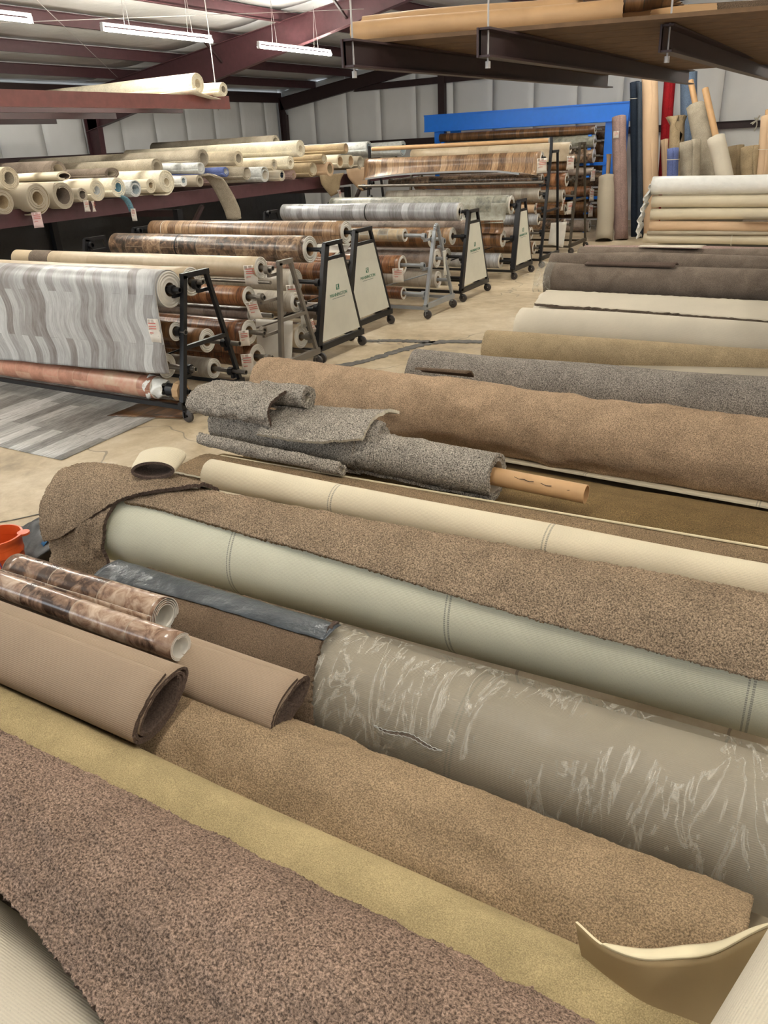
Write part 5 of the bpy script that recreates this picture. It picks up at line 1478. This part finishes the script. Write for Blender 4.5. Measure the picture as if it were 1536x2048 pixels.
G = loft([(-1.75, [(15.42, 0.735), (15.36, 0.745), (15.30, 0.73)]), (0.6, [(15.42, 0.72), (15.36, 0.735), (15.28, 0.70)])], 8, 6)
tag(sheet('carpet_remnant', G, 0.012, ['umber_pile', 'peach_back']), 'thin brown strip lying between the cream and peach rolls', 'carpet remnant')

# ------------------------------------------------------------------ standing rolls at the back
GB = 'carpet rolls standing against the back wall'
def stand(label, xb, yb, xt, zt, r_, mats, yt=None, squash=1.0, turns=2.2, a0=200, core=None, z0=0.0, twine=None, lump=0.006, r1=None, name='carpet_roll', rough=0.01):
    yt = yt or yb + 0.3
    o = roll(name, label, 'carpet roll', GB, (xb, yb, z0), (xt, yt, zt), (r_, r1 or r_ * 0.97), mats, 0.014, 0.004, turns, a0, squash, 14, 26, lump=lump, core=core, rough_edge=rough)
    if twine:
        t = (twine - z0) / (zt - z0)
        cx, cy = xb + (xt - xb) * t, yb + (yt - yb) * t
        mb = MB(); mb.lathe((cx, cy, twine - 0.006), (cx, cy, twine + 0.006), [(0, 0, r_ * 1.08), (1, 0, r_ * 1.08)], 24, [0]); mb.build('twine', ['twine'], o, True)
    return o
o = stand('mauve-brown standing roll with a small tag near its top', -4.60, 18.6, -5.03, 2.50, 0.165, ['mauve_felt', 'greige_back'], yt=19.2)
price_tag(o, (-4.98, 18.93, 2.22), 0.12, 0.14, -1.3)
stand('greige remnant slumped against the mauve-brown standing roll', -4.90, 18.3, -5.10, 1.30, 0.20, ['greige_back', 'greige_felt'], yt=18.9, turns=1.2, lump=0.02)
stand('slim tan tube standing behind the mauve-brown roll', -5.2, 19.2, -5.25, 1.75, 0.06, ['peach_back', 'core_board'])
o = stand('black carpet roll standing tall, tied with twine', -4.42, 19.2, -4.80, 3.17, 0.12, ['navy_felt', 'navy_felt'], yt=19.5, twine=2.85)
stand('navy-grey carpet roll standing tight against the black one', -4.27, 19.0, -4.63, 3.15, 0.085, ['charcoal_felt', 'navy_felt'], yt=19.3)
stand('tall peach standing roll, highest in the row', -4.01, 18.9, -4.46, 3.35, 0.175, ['peach_back', 'cream_felt'], yt=19.3)
stand('thin pink-tan roll showing behind the tall peach one', -3.78, 19.4, -4.1, 2.0, 0.09, ['peach_back', 'cream_felt'])
stand('deep red standing roll', -3.97, 19.6, -4.18, 3.4, 0.13, ['red_felt', 'red_felt'], yt=20.0)
stand('dark maroon roll edge showing left of the deep red roll', -4.15, 20.2, -4.35, 3.4, 0.08, ['umber_dark', 'umber_dark'])
stand('slate blue carpet roll leaning behind the tan ones', -3.40, 19.9, -3.85, 3.3, 0.19, ['slate_felt', 'slate_felt'], yt=20.3, turns=1.2)
stand('tan roll with stepped layered top in front of the red roll', -3.58, 19.0, -3.78, 2.45, 0.17, ['wheat_pile', 'greige_back'], yt=19.3, turns=3.2, rough=0.05)
stand('short blue standing roll tied with white string', -3.35, 17.6, -3.53, 1.85, 0.125, ['blue_felt', 'greige_back'], yt=17.9, turns=3, twine=1.65)
stand('narrow tan roll between the blue roll and the crumpled one', -3.16, 17.9, -3.35, 1.75, 0.08, ['wheat_pile', 'greige_back'])
stand('crumpled greige standing roll with a dark hole', -2.95, 17.9, -3.30, 1.95, 0.20, ['greige_felt', 'greige_back'], yt=18.3, turns=1.8, lump=0.02)
o = stand('long grey-tan roll leaning to the left with a kraft core', -2.38, 18.3, -3.42, 2.62, 0.205, ['greige_felt', 'greige_back'], yt=19.2, core=(0.06, 0, 0.55))
o = stand('pale grey-green roll leaning left with a long bamboo-like core', -1.98, 17.7, -2.82, 2.0, 0.18, ['pale_back', 'greige_back'], yt=18.45, core=(0.065, 0, 1.05))
stand('olive-tan rounded roll behind the leaning pair', -2.35, 19.5, -2.62, 1.80, 0.19, ['wheat_pile', 'greige_back'])
stand('rounded brown-tan roll standing right of the leaning pair', -1.98, 18.6, -2.20, 1.80, 0.21, ['wheat_pile', 'greige_back'], r1=0.2)
o = stand('tall peach-tan roll tied with plastic near the right edge', -1.78, 18.4, -1.98, 2.35, 0.13, ['peach_back', 'wheat_pile'], yt=19.0, core=(0.05, 0, 0.12), twine=1.75)
stand('taupe roll standing behind the tied peach-tan roll', -1.60, 18.7, -1.78, 2.38, 0.12, ['greige_felt', 'greige_back'], yt=19.2)
stand('short tan roll at the right edge by the tied one', -1.40, 18.1, -1.47, 1.6, 0.12, ['cream_felt', 'greige_back'])
for y in (17.0,):
    pass
mb = MB()
P = resample([(-2.62, 22.78, 2.35), (-2.58, 22.74, 2.2), (-2.62, 22.76, 2.06)], 8)
for a, b_ in zip(P[:-1], P[1:]):
    mb.bar(tuple(a), tuple(b_), 0.02, 0.02)
for k in range(6):
    mb.bar((-2.60, 22.75, 2.3), (-2.60 + 0.12 * math.cos(k), 22.70, 2.3 + 0.10 * math.sin(k * 1.3)), 0.03, 0.02)
o = mb.build('twine_bundle', ['twine'])
tag(o, 'small bundle of twine hanging on the back wall above the girt', 'twine')

# ------------------------------------------------------------------ foreground rolls lying on top at left
GJ = 'small rolls laid on top at the left'
def lens_roll(label, x0, x1, y, z, ry, rz, tilt, mats, th, turns, nseg=60, tail=0.0, nx=40, name='carpet_roll', cat='carpet roll'):
    n = int(turns * nseg)
    ph = R(60) + np.linspace(0, turns * 2 * math.pi, n)
    k = (ph - ph[0]) / (2 * math.pi)
    G = np.zeros((nx, n, 3))
    ca, sa = math.cos(R(tilt)), math.sin(R(tilt))
    for i, t in enumerate(np.linspace(0, 1, nx)):
        g = 1 - 0.06 * (1 - t)
        a = np.maximum(ry * g - (th + 0.005) * k, 0.02) + tail * np.clip(1 - 4 * k, 0, 1)
        b_ = np.maximum(rz * g - (th + 0.003) * k, 0.008)
        yy, zz = a * np.cos(ph), b_ * np.sin(ph)
        G[i, :, 0] = x0 + (x1 - x0) * t
        G[i, :, 1] = y + yy * ca - zz * sa
        G[i, :, 2] = z + yy * sa + zz * ca
    o = sheet(name, G, th, mats, lump=0.003, rough_edge=0.001)
    return tag(o, label, cat, GJ)
o = lens_roll('flattened jute backed roll in front at left, dark open end', -3.9, -1.74, 1.37, 0.575, 0.155, 0.085, 24, ['jute_back', 'umber_dark', 'umber_dark'], 0.010, 2.9)
lens_roll('second flattened jute backed roll with several dark layers at its end', -3.5, -1.40, 1.63, 0.515, 0.130, 0.066, 14, ['jute_back', 'umber_dark', 'umber_dark'], 0.010, 2.6)
roll('vinyl_roll', 'narrow marbled vinyl roll nearest the jute rolls, glossy highlight', 'vinyl roll', GJ, (-3.60, 1.590, 0.630), (-1.87, 1.605, 0.612), 0.055, ['marble_brown_vinyl', 'vinyl_edge', 'vinyl_edge'], 0.003, 0.0015, 3.2, 30, nx=20, nseg=40, lump=0.0004, wob=0.002, rough_edge=0.0)
roll('vinyl_roll', 'marbled brown vinyl roll behind the narrow glossy one', 'vinyl roll', GJ, (-3.10, 1.800, 0.535), (-2.18, 1.825, 0.532), 0.084, ['marble_brown_vinyl', 'vinyl_edge', 'vinyl_edge'], 0.003, 0.006, 4.0, 150, nx=20, nseg=40, lump=0.0004, wob=0.002, rough_edge=0.0)

# ------------------------------------------------------------------ bottom right corner: curled paper-backed sheet and ivory roll
ctrl = [[(-0.286, 1.244, 0.56), (-0.25, 1.20, 0.50), (-0.17, 1.12, 0.44), (-0.05, 1.02, 0.42)],
        [(-0.21, 1.20, 0.58), (-0.17, 1.16, 0.50), (-0.10, 1.08, 0.45), (-0.01, 1.00, 0.42)],
        [(-0.13, 1.19, 0.60), (-0.10, 1.15, 0.52), (-0.04, 1.06, 0.45), (0.03, 0.98, 0.42)],
        [(-0.06, 1.22, 0.61), (-0.03, 1.17, 0.53), (0.02, 1.07, 0.46), (0.07, 0.98, 0.42)],
        [(0.01, 1.27, 0.61), (0.03, 1.20, 0.54), (0.07, 1.08, 0.48), (0.11, 0.98, 0.43)],
        [(0.09, 1.36, 0.63), (0.11, 1.26, 0.56), (0.13, 1.12, 0.49), (0.15, 0.98, 0.44)],
        [(0.20, 1.45, 0.68), (0.20, 1.32, 0.60), (0.20, 1.15, 0.50), (0.20, 0.98, 0.45)]]
C = np.array(ctrl)
C1 = np.array([resample(r_, 24) for r_ in C])
G = np.array([resample(C1[:, j], 60) for j in range(24)]).transpose(1, 0, 2)
o = sheet('carpet_remnant', G, 0.007, ['khaki_paper', 'cream_paper', 'cream_paper'])
tag(o, 'curled up corner of paper-backed sheet at the lower right', 'carpet remnant')
top = G[:, 0] if G.shape[0] == 60 else G[0]
K = np.zeros((40, 5, 3))
for i in range(40):
    p_ = top[int(8 + i * 1.05)]
    wd = 0.055 * math.sin(math.pi * i / 39) ** 0.8
    for j in range(5):
        v = j / 4
        K[i, j] = p_ + np.array([0.2 * wd * v, wd * v, 0.002 - 0.35 * wd * v ** 2])
sheet('inner_curl', K, 0.004, ['cream_paper'], o)
roll('carpet_roll', 'ivory roll poking into the bottom right corner', 'carpet roll', None, (0.017, 0.66, 0.70), (0.245, 1.41, 0.70), 0.11, ['pale_back', 'cream_felt'], 0.008, 0.003, 2.2, 200, nx=12, nseg=50, lump=0.002)

# ------------------------------------------------------------------ bucket, tarp, plank vinyl on the floor
bk = empty('bucket', 'orange plastic bucket with purple print at the left edge', 'bucket')
bx, by = -3.975, 2.25
mb = MB()
mb.lathe((bx, by, 0), (bx, by, 0.37), [(0, 0.004, 0.001), (0, 0, 0.112), (0, 0.24, 0.134), (0, 0.245, 0.139), (0, 0.262, 0.139), (0, 0.267, 0.136), (0, 0.345, 0.143), (0, 0.348, 0.153), (0, 0.368, 0.155), (0, 0.37, 0.143), (0, 0.30, 0.139), (0, 0.01, 0.110), (0, 0.012, 0.001)], 40, [0] * 12)
mb.v = [(bx + (a - bx) * 0.93, by + (c - by) * 0.93, d * 0.85) for a, c, d in mb.v]
mb.build('bucket_body', ['orange_plastic'], bk, True)
mb = MB(); mb.lathe((bx + 0.11, by + 0.10, 0.300), (bx + 0.11, by + 0.10, 0.313), [(0, 0, 0.001), (0, 0, 0.035), (1, 0, 0.035), (1, 0, 0.001)], 16, [0] * 3)
mb.build('handle_tab', ['orange_plastic'], bk, True)
def on_bucket(a, z, o_=0.0015):
    rr = 0.93 * (0.112 + (0.134 - 0.112) * z / 0.204) + o_
    return (bx + rr * math.cos(a), by + rr * math.sin(a), z)
mb = MB()
def stroke(pts, wz):
    for (a0_, z0_), (a1_, z1_) in zip(pts[:-1], pts[1:]):
        mb.bar(on_bucket(a0_, z0_), on_bucket(a1_, z1_), 0.002, wz, 0, on_bucket(a0_, 0)[0:2] + (0,) if False else (0, 0, 1))
al = R(-20)
for dx_, s1 in ((0.0, 1), (0.42, 1)):
    pts = [(al + dx_ + 0.16 * math.cos(t), 0.125 + 0.065 * math.sin(t)) for t in np.linspace(R(40), R(330), 12)]
    stroke(pts, 0.022)
stroke([(al - 0.35, 0.20), (al - 0.30, 0.06)], 0.02)
mb.build('printed_logo', ['purple_print'], bk)
G = loft([(-4.35, [(2.85, 0.03), (2.6, 0.10), (2.40, 0.05), (2.2, 0.02)]), (-4.05, [(2.85, 0.08), (2.60, 0.24), (2.40, 0.12), (2.2, 0.03)]), (-3.75, [(2.75, 0.10), (2.60, 0.18), (2.30, 0.16), (2.1, 0.05)])], 30, 24)
G[..., 2] += np.abs(smooth_noise(30, 24, 9, 8, 0.012))
tag(sheet('tarpaulin', G, 0.003, ['black_tarp']), 'crumpled black tarpaulin on the floor between bucket and carpet end', 'tarpaulin')
G = loft([(-3.86, [(2.62, 0.225), (2.50, 0.225), (2.42, 0.19)]), (-3.83, [(2.62, 0.225), (2.50, 0.222), (2.42, 0.185)])], 3, 6)
tag(sheet('tape_strip', G, 0.002, ['blue_tape']), 'blue and white tape strip on the black tarpaulin', 'tape')
# plank pattern vinyl remnant on the floor, planks across it as printed
G = np.zeros((30, 12, 3))
for i in range(30):
    for j in range(12):
        G[i, j] = (-9.0 + 3.55 * i / 29 + 0.10 * (j / 11), 5.45 - 1.70 * j / 11, 0.007 + 0.0015 * math.sin(i * 0.9))
tag(sheet('vinyl_sheet', G, 0.004, ['weathered_plank_vinyl', 'vinyl_edge']), 'weathered grey plank vinyl sheet lying flat on the floor by the nearest rack', 'vinyl sheet')
G = np.zeros((8, 8, 3))  # dark sheet stands in for the rack's shadow on the floor
for i in range(8):
    for j in range(8):
        G[i, j] = (-5.9 + 0.75 * i / 7, 5.35 - 0.62 * j / 7 * (1 - 0.35 * i / 7), 0.013)
tag(sheet('vinyl_sheet', G, 0.003, ['walnut_vinyl', 'vinyl_edge']), 'dark sheet painting in the shadow on the floor under the end of the nearest rack', 'vinyl sheet')

# ------------------------------------------------------------------ set every origin at the base of its object
bpy.context.view_layer.update()
def mesh_bounds(o):
    me = o.data
    n_ = len(me.vertices)
    co = np.zeros(n_ * 3)
    me.vertices.foreach_get('co', co)
    co = co.reshape(-1, 3)
    return co
def base_of(pts):
    return Vector(((pts[:, 0].min() + pts[:, 0].max()) / 2, (pts[:, 1].min() + pts[:, 1].max()) / 2, pts[:, 2].min()))
def gather(o):
    out = []
    if o.type == 'MESH':
        out.append(mesh_bounds(o) + np.array(WORLD[o.name]))
    for c in o.children:
        out += gather(c)
    return out
shared = {}
def settle(o, parent_org):
    w0 = WORLD.get(o.name, Vector((0, 0, 0)))
    if o.type == 'MESH' and o.data.users == 1:
        co = mesh_bounds(o)
        b_ = base_of(co)
        o.data.transform(Matrix.Translation(-b_))
        org = w0 + b_
    elif o.type == 'EMPTY':
        g = gather(o)
        org = base_of(np.concatenate(g)) if g else w0
    else:
        org = w0
    for c in list(o.children):
        settle(c, org)
    o.location = org - parent_org
for o in [x for x in sc.objects if x.parent is None and x.type in ('MESH', 'EMPTY')]:
    settle(o, Vector((0, 0, 0)))
